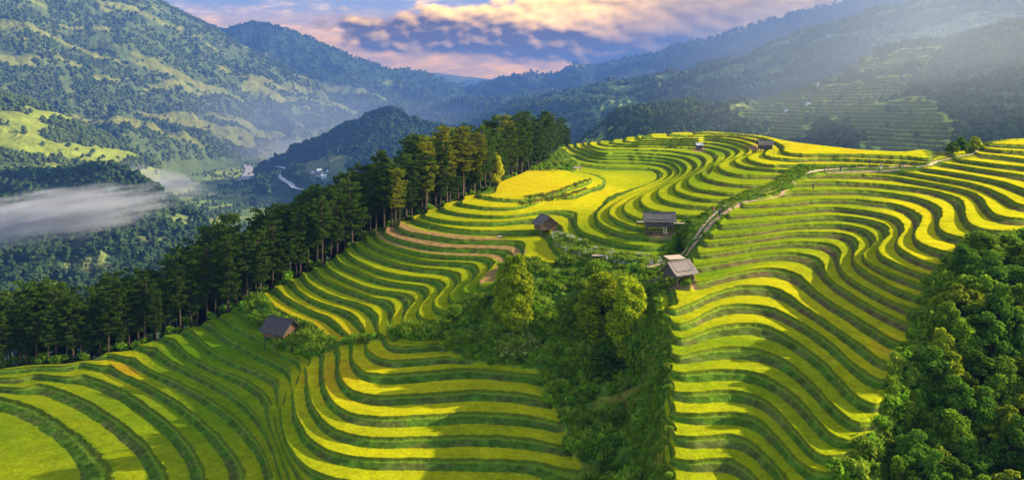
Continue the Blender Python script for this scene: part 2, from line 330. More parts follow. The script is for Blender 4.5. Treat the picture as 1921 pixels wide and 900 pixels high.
WILD = [[(470,556),(492,562),(530,588),(561,602),(588,614),(608,633),(625,641),(655,641),(680,635),(706,632),(730,630),(755,620),(800,618),(832,602),(856,586),(874,568),(905,553),(942,541),(945,500),(975,486),(1001,486),(1020,494),(1090,497),(1160,501),(1235,503),(1262,535),(1240,560),(1242,580),(1258,604),(1250,618),(1262,640),(1248,662),(1260,690),(1246,712),(1262,735),(1240,770),(1266,815),(1238,855),(1262,900),(1236,960),(1100,960),(1090,880),(1060,800),(1035,750),(1018,704),(1000,690),(900,680),(848,664),(835,640),(800,634),(735,633),(700,638),(660,646),(640,651),(610,660),(580,671),(540,660),(505,643),(500,620),(470,600),(445,585)],
 [(1262,535),(1235,502),(1262,485),(1250,470),(1262,450),(1262,425),(1292,412),(1325,400),(1345,386),(1372,370),(1402,356),(1450,342),(1470,328),(1483,317),(1500,311),(1560,311),(1700,314),(1760,298),(1830,286),(1836,290),(1765,306),(1725,318),(1700,323),(1543,325),(1495,339),(1482,355),(1440,370),(1390,382),(1362,402),(1347,422),(1330,438),(1318,453),(1303,474),(1290,498),(1292,523),(1300,540)],
 [(1921,440),(1880,453),(1820,470),(1785,493),(1770,515),(1758,538),(1750,555),(1740,575),(1737,602),(1715,637),(1694,674),(1672,712),(1665,760),(1640,800),(1600,850),(1580,960),(2100,960),(2100,430)],
 [(975,322),(1010,306),(1035,285),(1052,272),(1066,290),(1085,305),(1085,320),(1060,320),(1020,319)]]
KEEP = [[(1044,592),(1060,588),(1125,600),(1122,613),(1095,613),(1065,606)]]

def catmull(pts, step=.5):
    P = np.array(pts, float)
    if len(P) < 3:
        n = max(2, int(np.hypot(*(P[-1]-P[0]))/step)); return P[0]+(P[-1]-P[0])*np.linspace(0,1,n)[:,None]
    Q = np.vstack([2*P[0]-P[1], P, 2*P[-1]-P[-2]]); out = []
    for i in range(1, len(Q)-2):
        p0,p1,p2,p3 = Q[i-1],Q[i],Q[i+1],Q[i+2]
        d1 = max(np.hypot(*(p1-p0)),1e-3)**.5; d2 = max(np.hypot(*(p2-p1)),1e-3)**.5; d3 = max(np.hypot(*(p3-p2)),1e-3)**.5
        m1 = (p2-p1) + d2*((p1-p0)/d1 - (p2-p0)/(d1+d2)) ; m1 = d2*((p1-p0)/d1 - (p2-p0)/(d1+d2) + (p2-p1)/d2)
        m2 = d2*((p2-p1)/d2 - (p3-p1)/(d2+d3) + (p3-p2)/d3)
        n = max(2, int(np.hypot(*(p2-p1))/step)); s = np.linspace(0,1,n,endpoint=False)[:,None]
        out.append((2*s**3-3*s**2+1)*p1 + (s**3-2*s**2+s)*m1 + (-2*s**3+3*s**2)*p2 + (s**3-s**2)*m2)
    out.append(P[-1:]); return np.vstack(out)
U0, U1, Y0, Y1 = -120, 2040, 240, 960
def solve_levels():
    pts = []
    for L, ls in C.items():
        for l in ls:
            q = catmull(l); pts.append(np.column_stack([q, np.full(len(q), float(L))]))
    pts = np.vstack(pts); T = None
    for st, it in ((16,400),(8,300),(4,250),(2,160),(1,90)):
        nx = (U1-U0)//st+1; ny = (Y1-Y0)//st+1
        cx = np.clip(np.round((pts[:,0]-U0)/st).astype(int),0,nx-1); cy = np.clip(np.round((pts[:,1]-Y0)/st).astype(int),0,ny-1)
        idx = cy*nx+cx; cnt = np.bincount(idx, minlength=nx*ny); val = np.bincount(idx, weights=pts[:,2], minlength=nx*ny)
        fix = (cnt>0).reshape(ny,nx); val = np.where(cnt>0, val/np.maximum(cnt,1), 0).reshape(ny,nx)
        if T is None: T = np.full((ny,nx), 0.0)
        else:
            yy = np.linspace(0,T.shape[0]-1,ny); xx = np.linspace(0,T.shape[1]-1,nx)
            y0 = np.minimum(yy.astype(int),T.shape[0]-2); x0 = np.minimum(xx.astype(int),T.shape[1]-2); fy=(yy-y0)[:,None]; fx=(xx-x0)[None,:]
            T = (T[y0][:,x0]*(1-fx)+T[y0][:,x0+1]*fx)*(1-fy)+(T[y0+1][:,x0]*(1-fx)+T[y0+1][:,x0+1]*fx)*fy
        for k in range(it):
            E = np.pad(T,1,mode='edge')
            A = (E[1:-1,:-2]+E[1:-1,2:]+E[:-2,1:-1]+E[2:,1:-1])*.25
            T = np.where(fix, val, T + 1.0*(A-T))
    return T
def blur(A, s, axis):
    r = int(3*s+1); k = np.exp(-.5*(np.arange(-r,r+1)/s)**2); k /= k.sum()
    P = np.pad(A, [(r,r) if a == axis else (0,0) for a in range(A.ndim)], mode='edge'); o = 0
    for i, w in enumerate(k):
        sl = [slice(None)]*A.ndim; sl[axis] = slice(i, i+A.shape[axis]); o = o + w*P[tuple(sl)]
    return o
def poly_mask(poly, xx, yy):
    inside = np.zeros(xx.shape, bool); n = len(poly)
    for i in range(n):
        x1,y1 = poly[i]; x2,y2 = poly[(i+1)%n]
        if y1 == y2: continue
        c = ((y1 > yy) != (y2 > yy)) & (xx < (x2-x1)*(yy-y1)/(y2-y1)+x1); inside ^= c
    return inside
def bil(A, u, y):
    fx = np.clip(u-U0, 0, A.shape[1]-1.001); fy = np.clip(y-Y0, 0, A.shape[0]-1.001)
    x0 = fx.astype(int); y0 = fy.astype(int); fx = fx-x0; fy = fy-y0
    return (A[y0,x0]*(1-fx)+A[y0,x0+1]*fx)*(1-fy)+(A[y0+1,x0]*(1-fx)+A[y0+1,x0+1]*fx)*fy
T = solve_levels()
T = blur(blur(T, 1.3, 0), 1.3, 1)
gx, gy = np.meshgrid(np.arange(U0,U1+1), np.arange(Y0,Y1+1))
TM = np.ones(T.shape)
for p in WILD: TM[poly_mask(p, gx, gy)] = 0
for p in KEEP: TM[poly_mask(p, gx, gy)] = 1
WMASK = 1-TM
TM = blur(blur(TM, 2.0, 0), 2.0, 1); WMASK = blur(blur(WMASK, 2.5, 0), 2.5, 1)

NC = 1730; NV = 760; NB = 46
ucol = np.linspace(U0, U1, NC)
cr = catmull(CREST, 1.0); crest_y = np.interp(ucol, cr[:,0], cr[:,1])
s = np.linspace(0, 1, NV)[:,None]
YY = crest_y[None,:] + (960-crest_y[None,:])*(.72*s+.28*s*s)       # row 0 = crest
UU = np.broadcast_to(ucol[None,:], YY.shape)
t = bil(T, UU, YY); tm = bil(TM, UU, YY); wm = bil(WMASK, UU, YY)
DG = -ZL(T)*F/(gy-HY)
for i in range(DG.shape[0]-2, -1, -1): DG[i] = np.maximum(DG[i], DG[i+1]*1.00035)      # farther up is farther away
DG = blur(blur(DG, 2.5, 1), 1.0, 0)
Dd = bil(DG, UU, YY)
zb = -Dd*(YY-HY)/F
X = (UU-CU)/F*Dd; Y = Dd.copy()
# irregular lips: a few centimetres of wander in every bund
tn = t + tm*(.055*fbm(X*.25, Y*.25, 5, 3) + .018*pn(X*1.1, Y*1.1, 9))
fl = np.floor(tn); fr = tn-fl
frj = .02*fbm(X*.9, Y*.9, 15, 3)
def profile(f, w): # rice level up to w, then grassy riser, trodden bund, standing rice
    g = np.clip((f-w)/(1-w), 0, 1); return np.interp(g, [0, .60, .73, .88, 1.0], [0, .52, .56, 1.0, 1.0])
LOWR = sstep(1500,1440,UU)*sstep(430,395,YY)
ws = .62+.12*LOWR
dz = ZH*(profile(fr, ws)-fr + (tn-t))*tm*(1-.22*LOWR)
PZ = [(1200,508),(1245,500),(1268,490),(1290,470),(1310,446),(1338,412),(1366,392),(1400,378),(1462,360),(1490,345),(1545,328),(1700,324),(1765,308),(1850,284),(1850,272),(1800,290),(1750,303),(1700,309),(1560,312),(1490,326),(1440,350),(1394,364),(1350,386),(1320,418),(1295,450),(1275,468),(1240,488),(1200,496)]
PM = np.zeros(T.shape); PM[poly_mask(PZ, gx, gy)] = 1; PM = blur(blur(PM, 4, 0), 4, 1)
wild_relief = wm*(1-.95*bil(PM, UU, YY))*(.9*fbm(X*.16, Y*.16, 21, 4)+.35*ridged(X*.5, Y*.5, 22, 2))
Z = zb + dz + wild_relief
# region ripeness: 0 green .. 1 yellow .. 1.5 gold
SEED = np.array([(900,350,1.15),(1000,340,1.15),(1050,375,1.2),(960,380,1.1),(1120,360,1.15),(860,405,.75),(950,405,.85),(1000,425,.7),(800,420,.6),(1070,410,.9),(1180,370,.8),(1150,330,.8),
 (1100,430,.45),(1160,440,.38),(1220,450,.35),(1180,465,.35),(1250,395,.5),(1300,345,.5),(1400,320,.45),(1430,340,.5),(1380,300,.7),(1440,290,.85),(1500,270,1.25),(1600,283,1.2),(1560,300,.7),(1650,300,.85),(1430,260,1.1),
 (1100,270,.8),(1200,262,.75),(1300,260,.85),(1200,300,.35),(1150,310,.3),(1120,290,.35),(1280,300,.35),(1350,280,.35),(1050,460,1.0),(1020,480,.9),(970,460,.6),
 (760,440,.5),(700,470,.5),(850,500,.6),(700,520,.65),(600,510,.6),(640,545,.75),(560,540,.8),(540,570,1.2),(600,600,1.25),(640,610,1.2),(700,600,.95),(780,560,.7),(840,560,.5),(880,540,.35),
 (700,680,1.05),(650,690,1.05),(600,700,1.1),(800,690,1.05),(950,690,.85),(780,640,1.0),(450,640,.25),(500,680,.3),(380,660,.25),(320,670,.3),(300,690,.35),(240,690,1.25),(150,700,.5),(50,700,.5),(480,600,.2),(200,740,.4),(400,760,.3),
 (1400,560,.8),(1350,550,.6),(1400,590,.85),(1380,640,.5),(1380,680,.7),(1300,600,.65),(1300,660,.55),(1500,600,.75),(1600,640,.75),(1660,640,1.1),(1650,600,.8),(1700,590,.6),(1560,560,.85),(1520,500,.75),(1450,510,.9),(1400,480,.4),(1350,500,.35),
 (1500,440,.5),(1600,440,.65),(1400,440,.4),(1500,400,.45),(1600,380,.5),(1550,350,.5),(1650,500,.65),(1750,460,.95),(1720,400,.95),(1780,400,1.0),(1850,380,1.0),(1900,400,1.0),(1800,330,.9),(1900,330,.9),(1900,290,1.0),(1450,740,.6),(1500,800,.6)])
ripe = np.zeros(t.shape); wsum = np.zeros(t.shape)
for (a,b,r) in SEED:
    w = 1/((UU-a)**2+(2.2*(YY-b))**2+120)**1.6; ripe += w*r; wsum += w
ripe /= wsum
regn = np.floor(UU/330)
ripe += .22*(rnd2(fl+50, regn*0+3)-.5) + .22*fbm(X*.03, Y*.05, 41, 3) + .10*fbm(X*.25, Y*.25, 44, 2)
ripe = np.clip(ripe, .02, 1.5)
green = np.array([.085,.195,.003]); yel = np.array([.48,.43,.003]); gold = np.array([.46,.30,.008])
ripe2 = np.where(ripe < 1, np.clip(ripe,0,1)**1.5, ripe); rice = green + (yel-green)*np.clip(ripe2,0,1)[...,None]; rice = rice + (gold-yel)*np.clip((ripe-1)*2,0,1)[...,None]
gold2 = sstep(560,700,YY)*sstep(1.0,1.2,ripe)
rice = rice*(1-gold2[...,None]) + gold*gold2[...,None]
fr = np.clip(fr + frj*(fr > .3)*(fr < .97), 0, 1); vn = fbm(X*.7, Y*.7, 60, 4); pat = sstep(-.05,.25,fbm(X*.12, Y*.18, 63, 3))
rg = np.array([.070,.135,.010]); rb = np.array([.120,.096,.030])
brown = np.clip(.25+.55*sstep(1240,1330,UU)*sstep(690,560,YY)+.5*(pat-.5),0,1)*1.0; riser = rg + (rb-rg)*brown[...,None]; riser = riser*(1+.8*vn)[...,None]
ledge = np.array([.15,.22,.014])*np.ones(t.shape+(1,))
edge = np.array([.10,.125,.008])*np.ones(t.shape+(1,))
wildc = np.array([.075,.135,.012])*(1+1.2*fbm(X*.3,Y*.3,70,4))[...,None] + np.array([.11,.05,.01])*sstep(.1,.4,fbm(X*.1,Y*.1,75,3))[...,None]
gr = (fr-ws)/(1-ws)
a_r = (sstep(-.05,.04,gr)*(1-sstep(.56,.63,gr)))[...,None]; a_l = (sstep(.56,.63,gr)*(1-sstep(.74,.79,gr)))[...,None]; a_e = (sstep(.74,.79,gr)*(1-sstep(.87,.93,gr)))[...,None]
def zone(poly, soft=1.5):
    M = np.zeros(T.shape); M[poly_mask(poly, gx, gy)] = 1; return bil(blur(blur(M, soft, 0), soft, 1), UU, YY)
DIRTZ = zone([(690,436),(745,414),(800,430),(940,444),(990,470),(965,490),(940,500),(925,484),(840,478),(740,460)])*((tn>=1)&(tn<4))
POND = zone([(893,540),(893,520),(920,500),(945,492),(960,500),(950,540)])*((tn>=1)&(tn<2.6))
FLW = zone([(1040,440),(1052,436),(1075,452),(1110,463),(1160,476),(1215,480),(1240,484),(1225,496),(1160,492),(1116,483),(1060,471),(1044,457)])
STUB = np.clip(np.maximum(DIRTZ, POND), 0, 1)
dirt = (np.array([.36,.19,.075])*(1+.9*fbm(X*.9,Y*.9,80,3))[...,None]); dirt = dirt + (rice*.9-dirt)*sstep(.05,.3,fbm(X*.7,Y*1.6,83,3))[...,None]*.7
rice = rice + (dirt-rice)*STUB[...,None]
rice = rice + (np.array([.12,.14,.04])-rice)*np.clip(FLW,0,1)[...,None]
col = rice*(1-a_r-a_l-a_e)+riser*a_r+ledge*a_l+edge*a_e
wq = np.clip(wm*1.3-.15,0,1)[...,None]; col = col*(1-wq)+wildc*wq
YARD = np.clip(np.maximum(np.maximum(zone([(1248,528),(1268,520),(1302,522),(1308,535),(1285,541),(1255,540)],1.5), zone([(1208,432),(1276,432),(1278,440),(1260,446),(1220,444)],1.2)),
   np.maximum(zone([(1398,273),(1430,272),(1432,281),(1405,279)],1), zone([(1300,278),(1324,278),(1322,283),(1302,283)],.8))), 0, 1)[...,None]
col = col*(1-YARD)+np.array([.30,.17,.085])*YARD
col = np.clip(col, .004, .9)
# back side of the hill, falling to the valley
bs = np.linspace(0, 1, NB+1)[1:][:,None]
dist = 520*bs**1.6
slope = np.interp(ucol, [-120,300,900,1030,1060,2040], [.52,.60,.62,.60,.45,.42])[None,:]
slope0 = (crest_y-HY)[None,:]/F
drop = (slope0*.6+.02)*np.minimum(dist,6) + slope*np.maximum(dist-3,0)
Db = Dd[0][None,:]+dist; Xb = (ucol[None,:]-CU)/F*Db
Zb = Z[0][None,:]-drop + 2.2*fbm(Xb*.03, Db*.03, 90, 3)*sstep(4,40,dist)
Zb = np.maximum(Zb, -262.)
colb = np.array([.030,.045,.012])*(1+.6*fbm(Xb*.1,Db*.1,91,3))[...,None]
Xa = np.vstack([Xb[::-1], X]); Ya = np.vstack([np.broadcast_to(Db, Xb.shape)[::-1], Y]); Za = np.vstack([Zb[::-1], Z])
colA = np.concatenate([colb[::-1], col], 0)
# the hill goes on past both sides of the picture
def widen(side, n=14):
    j = 0 if side < 0 else -1; XX, YY2, ZZ, CC = [], [], [], []
    for k in range(1, n+1):
        du = side*(12*k+3.2*k*k); u_ = ucol[j]+du; D_ = Ya[:,j]*(1+.00004*abs(du)); xk = (u_-CU)/F*D_
        XX.append(xk); YY2.append(D_); ZZ.append(Za[:,j]-abs(xk-Xa[:,j])*.05+min(k/4,1)*(.8*fbm(xk*.12, D_*.12, 23, 3))); CC.append(colA[:,j])
    o_ = slice(None, None, -1) if side < 0 else slice(None)
    return [np.stack(q[o_], 1) for q in (XX, YY2, ZZ, CC)]
wl, wr = widen(-1), widen(1)
XW, YW, ZW, CW = [np.concatenate([a, b, c], 1) for a, b, c in zip(wl, (Xa, Ya, Za, colA), wr)]
V = np.stack([XW,YW,ZW], -1).reshape(-1,3)
hill = mesh_np('terrain', V, grid_faces(XW.shape[0], XW.shape[1])[:, ::-1], M_FIELD, True, {'col': CW.reshape(-1,3)})
tag(hill, kind='structure')
SX, SY, SZ = Xa, Ya, Za; PROJ = HY - F*Za/Ya
def surf(u, y):
    """first visible point of the hillside under photo column u, row y"""
    j = int(round((u-U0)/(U1-U0)*(NC-1))); j = min(max(j,0),NC-1)
    p = PROJ[:,j]; i = len(p)-1
    while i > NB and p[i] > y: i -= 1
    return Vector((SX[i,j], SY[i,j], SZ[i,j]))
def surf_at(u, D):
    j = int(round((u-U0)/(U1-U0)*(NC-1))); j = min(max(j,0),NC-1)
    i = np.searchsorted(-SY[:,j], -D); i = min(max(i,0),SY.shape[0]-1)
    return Vector(((u-CU)/F*D, D, SZ[i,j]))
def zat(x, y):
    u = CU+F*x/y; return surf_at(u, y).z
# ------------------------------------------------------------------ far hills, each at its own distance
FARSURF = []
FARDARK = []
FARPTS = []      # tree positions on far slopes: x, y, z, size
def interp_line(pl, u):
    P = np.array(pl, float); P = P[np.argsort(P[:,0])]
    return np.interp(u, P[:,0], P[:,1]), np.interp(u, P[:,0], P[:,2])
def mountain(name, lines, u0, u1, du, rows, relief, seed, spur=(600,.0), grass=.0, gl=(.14,.16,.035), forest=(.030,.052,.016), floor=-262., back=.55, jag=.25, step=None, trees=0, tsize=14, patches=(), gscale=1.0, treemin=.0, dark=False):
    """lines: list of (u, row, distance) polylines from crest to foot"""
    u = np.arange(u0, u1+du, du); nc = len(u)
    ys, ds = zip(*[interp_line(l, u) for l in lines]); ys = np.array(ys); ds = np.array(ds)
    k = np.linspace(0, len(lines)-1, rows)
    k0 = np.minimum(k.astype(int), len(lines)-2); f = (k-k0)[:,None]
    yy = ys[k0]*(1-f)+ys[k0+1]*f; dd = np.exp(np.log(ds[k0])*(1-f)+np.log(ds[k0+1])*f)
    dd = blur(dd, rows*.05, 0) if len(lines) > 2 else dd
    s = np.linspace(0,1,rows)[:,None]
    uu = np.broadcast_to(u[None,:], yy.shape); x = (uu-CU)/F*dd; z = -(yy-HY)/F*dd
    env = np.minimum(1, jag + s*6)*np.minimum(1, (1-s)*8+.15)
    lat = x + spur[1]*dd
    wx = fbm(x/relief/9, dd/relief/9, seed+3, 2)*1.2
    n = .62*ridged(lat/spur[0]+wx, dd/spur[0]*.45, seed, 5, .48)+.38*fbm(x/spur[0]*2.2, dd/spur[0]*2.2, seed+7, 5, .55)
    z = z + relief*n*env
    z = z + (0 if jag == 0 else .012)*relief*fbm(x/12, dd/12, seed+9, 2)
    # cover
    g = fbm(x/spur[0]*1.7*gscale+5, (z*2.5+dd)/spur[0]*1.7*gscale, seed+20, 4) + grass
    for (pu, py, ru, ry, amt) in patches:
        g = g + amt*np.exp(-(((uu-pu)/ru)**2+((yy-py)/ry)**2))
    gm = sstep(.02, .10, g)
    if step:
        tmask = sstep(.10,.2,g); hstep = step
        q = z/hstep; fq = q-np.floor(q); z = z + tmask*hstep*(np.interp(fq,[0,.55,.9,1],[0,0,1,1])-fq)
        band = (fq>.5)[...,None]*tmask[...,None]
    F1 = np.array(forest)*(1+.5*fbm(x/40,dd/40,seed+30,3))[...,None]; G1 = np.array(gl)*(1+.35*fbm(x/90,z/30,seed+33,3))[...,None]
    c = F1*(1-gm[...,None])+G1*gm[...,None]
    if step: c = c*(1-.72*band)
    # back slope
    bb = np.linspace(0,1,9)[1:][:,None]; dist = (z[0]-floor+60)/back
    db = dd[0][None,:]+bb**1.5*dist[None,:]; xb = (u[None,:]-CU)/F*db; zb_ = z[0][None,:]-(db-dd[0][None,:])*back
    zb_ = np.maximum(zb_, floor); cb = np.broadcast_to(np.array(forest), zb_.shape+(3,))
    # skirt to the valley floor
    d2 = dd[-1:]*.93; x2 = (u[None,:]-CU)/F*d2; z2 = np.full(x2.shape, floor); c2 = np.broadcast_to(np.array(forest), z2.shape+(3,))
    X_ = np.vstack([xb[::-1],x,x2]); Y_ = np.vstack([db[::-1],dd,d2]); Z_ = np.vstack([zb_[::-1],z,z2]); C_ = np.concatenate([cb,c,c2],0)
    FARSURF.append((u, x, dd, z))
    o = mesh_np(name, np.stack([X_,Y_,Z_],-1).reshape(-1,3), grid_faces(X_.shape[0],nc)[:,::-1], M_HILL, True, {'col': np.clip(C_,.003,.9).reshape(-1,3)})
    tag(o, kind='structure')
    if trees:
        r = np.random.default_rng(seed); i = r.integers(0, rows-1, trees*3); j = r.integers(0, nc-1, trees*3)
        i[:trees//6] = r.integers(0, 3, trees//6)
        clump = fbm(x[i,j]/spur[0]*6, dd[i,j]/spur[0]*6, seed+50, 2)
        keep = (gm[i,j] < .5) & (clump > -.35+treemin) | (r.random(trees*3) < .015)
        i = i[keep][:trees]; j = j[keep][:trees]
        (FARDARK if dark else FARPTS).append(np.column_stack([x[i,j], dd[i,j], z[i,j]-tsize*.1, tsize*r.uniform(.6,1.35,len(i))]))
    return o
ML = [(-160,-50),(0,-48),(120,-44),(220,-34),(260,-24),(300,3),(330,20),(360,40),(390,55),(430,75),(480,100),(520,120),(560,140),(600,165),(640,190),(700,222)]
mountain('mountain',
  [[(u,y,np.interp(u,[-160,300,700],[3600,4300,5200])) for u,y in ML],
   [(-160,20,3000),(0,60,3000),(200,90,3300),(350,130,3700),(450,165,4000),(560,195,4400),(640,225,4700),(700,240,4900)],
   [(-160,200,2500),(0,210,2600),(200,230,2900),(330,235,3300),(450,240,3600),(560,245,3900),(640,250,4200),(700,255,4500)],
   [(-160,330,1900),(0,330,1950),(230,315,2250),(300,310,2500),(380,305,2900),(450,300,3200),(560,278,3700),(640,262,4100),(700,262,4400)]],
  -420, 700, 1.5, 300, 150, 11, spur=(620,.55), grass=-.17, gl=(.15,.155,.026), forest=(.07,.095,.022), treemin=.15, trees=21000, tsize=12, gscale=1.3,
  patches=[(200,160,40,8,.45),(320,190,60,9,.4),(430,185,50,8,.45),(520,175,60,10,.5),(70,140,60,10,.35),(30,110,40,8,.3),(560,200,60,14,.5),(400,240,60,10,.2),(300,262,60,12,.4),(480,265,60,12,.45),(450,215,50,10,-.4),(330,220,60,12,-.5),(150,200,60,20,-.4)])
mountain('mountain',
  [[(300,40,6100),(385,50,6000),(400,52,6000),(430,56,6000),(470,47,6000),(500,48,6000),(530,56,6000),(580,72,6100),(620,92,6200),(640,100,6300),(670,112,6400),(700,120,6500),(730,138,6500),(760,142,6600),(800,150,6700),(850,170,6800),(900,192,6800),(1000,215,6600)],
   [(300,190,5400),(600,185,5500),(700,192,5600),(800,205,5800),(900,212,5700),(1000,222,5600)],
   [(300,240,5000),(600,245,5000),(700,240,4900),(800,234,4900),(900,228,4900),(1000,235,4900)]],
  300, 1000, 2, 130, 230, 23, spur=(900,-.3), grass=-.25, jag=.12, trees=4000, tsize=18)
mountain('mountain', [[(650,150,11000),(740,148,11000),(790,141,11000),(820,137,11000),(850,142,11000),(900,147,11000),(960,152,11000),(1020,150,11000),(1100,160,11000)],
   [(650,190,10000),(1100,190,10000)]], 650, 1100, 3, 30, 100, 29, spur=(1900,0), jag=.2)
mountain('mountain',
  [[(780,230,6400),(850,195,6800),(880,172,7000),(905,160,7000),(940,150,7000),(985,143,7000),(1040,143,6900),(1080,131,6800),(1120,126,6700),(1180,110,6500),(1230,101,6300),(1280,86,6100),(1360,66,5800),(1420,47,5600),(1500,28,5400),(1560,12,5200),(1640,-8,4700),(1720,-20,4400),(1900,-30,4000),(2060,-36,3800)],
   [(780,240,4900),(900,215,5000),(1000,200,5000),(1300,175,4600),(1600,130,4200),(2060,60,3600)],
   [(780,250,4300),(900,238,4300),(1000,230,4200),(1300,222,3900),(1600,210,3600),(2060,190,3200)]],
  780, 2320, 2.5, 130, 190, 31, spur=(800,.4), grass=-.3, jag=.12, trees=3000, tsize=24)
mountain('mountain',
  [[(860,240,3900),(900,228,3800),(940,214,3700),(970,190,3600),(1000,198,3500),(1040,188,3400),(1100,168,3300),(1180,158,3200),(1220,150,3100),(1280,134,3000),(1340,122,2950),(1400,112,2900),(1450,85,2850),(1500,62,2800),(1560,48,2750),(1600,40,2700),(1650,24,2650),(1700,10,2600),(1760,-12,2550),(1921,-50,2450),(2060,-80,2400)],
   [(860,250,3300),(1000,222,2900),(1100,205,2700),(1280,190,2400),(1450,150,2300),(1600,110,2200),(2060,30,2000)],
   [(860,262,2900),(1000,260,2500),(1100,262,2200),(1280,250,2000),(1600,220,1900),(2060,160,1750)]],
  860, 2320, 1.5, 190, 75, 37, spur=(330,.5), grass=.02, gl=(.15,.22,.04), forest=(.045,.08,.02), jag=.15, trees=9000, tsize=14, patches=[(1120,200,60,8,.3),(1100,178,80,5,.3),(1400,160,60,12,.3)], step=5)
mountain('mountain',
  [[(1040,330,1500),(1075,280,1500),(1095,262,1480),(1130,238,1450),(1155,214,1430),(1200,203,1400),(1290,196,1370),(1340,203,1340),(1400,192,1300),(1450,180,1270),(1500,165,1240),(1560,142,1200),(1620,112,1170),(1640,102,1160),(1700,86,1130),(1760,82,1100),(1800,76,1080),(1850,62,1060),(1921,46,1030),(2060,20,980)],
   [(1040,345,1250),(1100,300,1250),(1200,262,1150),(1300,250,1100),(1450,245,1000),(1600,225,930),(1800,190,850),(2060,160,800)],
   [(1040,360,1000),(1100,350,950),(1300,320,900),(1600,315,800),(1800,310,720),(2060,300,650)]],
  1040, 2320, 1.2, 300, 26, 43, spur=(150,.5), grass=-.10, gl=(.36,.40,.04), forest=(.08,.12,.024), jag=.2, trees=7000, tsize=7, step=4.2, treemin=-.1,
  patches=[(1540,200,110,50,1.0),(1690,250,90,40,1.0),(1640,130,60,14,.8),(1400,225,50,16,.5),(1480,200,50,16,.6),(1720,110,50,25,.6),(1840,190,90,80,-.6),(1350,250,80,20,-.5),(1560,255,50,25,-.5),(1200,230,60,40,-.6)])
# left slope with golden fields, wooded knoll, central wooded hill
mountain('hill',
  [[(-160,140,1900),(0,183,1900),(40,190,1920),(75,205,1950),(100,212,1980),(140,222,2020),(180,245,2060),(220,278,2100),(250,292,2140),(300,312,2200)],
   [(-160,330,1450),(0,330,1450),(100,335,1500),(200,330,1700),(300,330,1950)]],
  -420, 300, 1.2, 170, 26, 53, spur=(260,-.6), grass=-.03, gl=(.17,.20,.016), trees=3800, tsize=12, jag=.3,
  patches=[(40,280,90,22,1.2),(60,225,60,14,.7),(180,300,60,14,.6),(110,262,50,8,-.7),(210,270,60,14,-.7),(20,205,30,8,-.6)])
mountain('hill',
  [[(-160,350,1250),(0,332,1250),(60,330,1240),(110,328,1230),(160,322,1220),(200,311,1210),(225,318,1210),(260,338,1200),(300,362,1190),(340,392,1180),(375,415,1170),(400,440,1150),(430,470,1130)],
   [(-160,560,800),(0,560,800),(200,560,820),(430,560,850)],
   [(-160,690,620),(0,690,620),(200,680,640),(430,640,700)]],
  -420, 430, 1.2, 220, 16, 59, spur=(170,.4), grass=-.35, gl=(.14,.17,.04), forest=(.03,.055,.016), trees=9500, tsize=9.5, jag=.3, step=2.6,
  dark=True, patches=[(150,505,70,18,1.0)])
mountain('hill',
  [[(480,330,2700),(525,293,2650),(545,285,2620),(580,276,2600),(610,262,2560),(640,243,2530),(680,226,2500),(710,216,2480),(735,211,2470),(765,220,2460),(790,236,2450),(850,248,2450),(900,262,2450),(980,262,2450)],
   [(480,345,2300),(560,325,2200),(620,315,2100),(700,310,2050),(980,320,2050)],
   [(480,365,2000),(560,372,1950),(620,370,1900),(700,370,1850),(980,370,1850)]],
  480, 980, 1.5, 150, 40, 61, spur=(320,.2), grass=-.22, trees=4500, tsize=15, jag=.25, dark=True, patches=[(590,325,60,14,.7),(640,345,50,12,.6),(530,300,20,8,.3)])
# valley floor, one sheet to the horizon
gxv = np.linspace(-7600, 7600, 560); gyv = np.concatenate([[-150,200], np.geomspace(350, 11600, 420)])
XV, YV = np.meshgrid(gxv, gyv); ZV = -252 + 10*fbm(XV/500, YV/500, 71, 4) + 4*ridged(XV/160, YV/160, 72, 3)
fieldid = np.floor(XV/70+1.2*fbm(XV/200,YV/200,73,2)*2)*7 + np.floor(YV/110+2*fbm(XV/180,YV/180,74,2))*13
rv = rnd2(fieldid, fieldid*0, 5)**1.3; hedge = sstep(.0,.12,np.abs(((XV/70+1.2*fbm(XV/200,YV/200,73,2)*2)%1)-.5)*-1+.5)
vc = np.array([.10,.17,.03]) + (np.array([.26,.27,.05])-np.array([.06,.11,.025]))*rv[...,None]; vc = vc*(.45+.55*hedge)[...,None]
vf = sstep(.0,.15,fbm(XV/300,YV/300,77,4)-.03)[...,None]; vc = vc*(1-vf)+np.array([.04,.065,.02])*vf
tag(mesh_np('valley_floor', np.stack([XV,YV,ZV],-1).reshape(-1,3), grid_faces(*XV.shape), M_HILL, True, {'col': vc.reshape(-1,3)}), kind='structure')
def far_surf(u_, y_, dmax=1e9):
    best = None
    for (uc, x, dd, z) in FARSURF:
        if u_ < uc[0] or u_ > uc[-1]: continue
        j = int(round((u_-uc[0])/(uc[1]-uc[0]))); j = min(j, len(uc)-1); p = HY-F*z[:,j]/dd[:,j]; i = len(p)-1
        while i > 0 and p[i] > y_: i -= 1
        if i == 0 or i == len(p)-1: continue
        if dd[i,j] < dmax and (best is None or dd[i,j] < best.y): best = Vector((x[i,j], dd[i,j], z[i,j]))
    return best
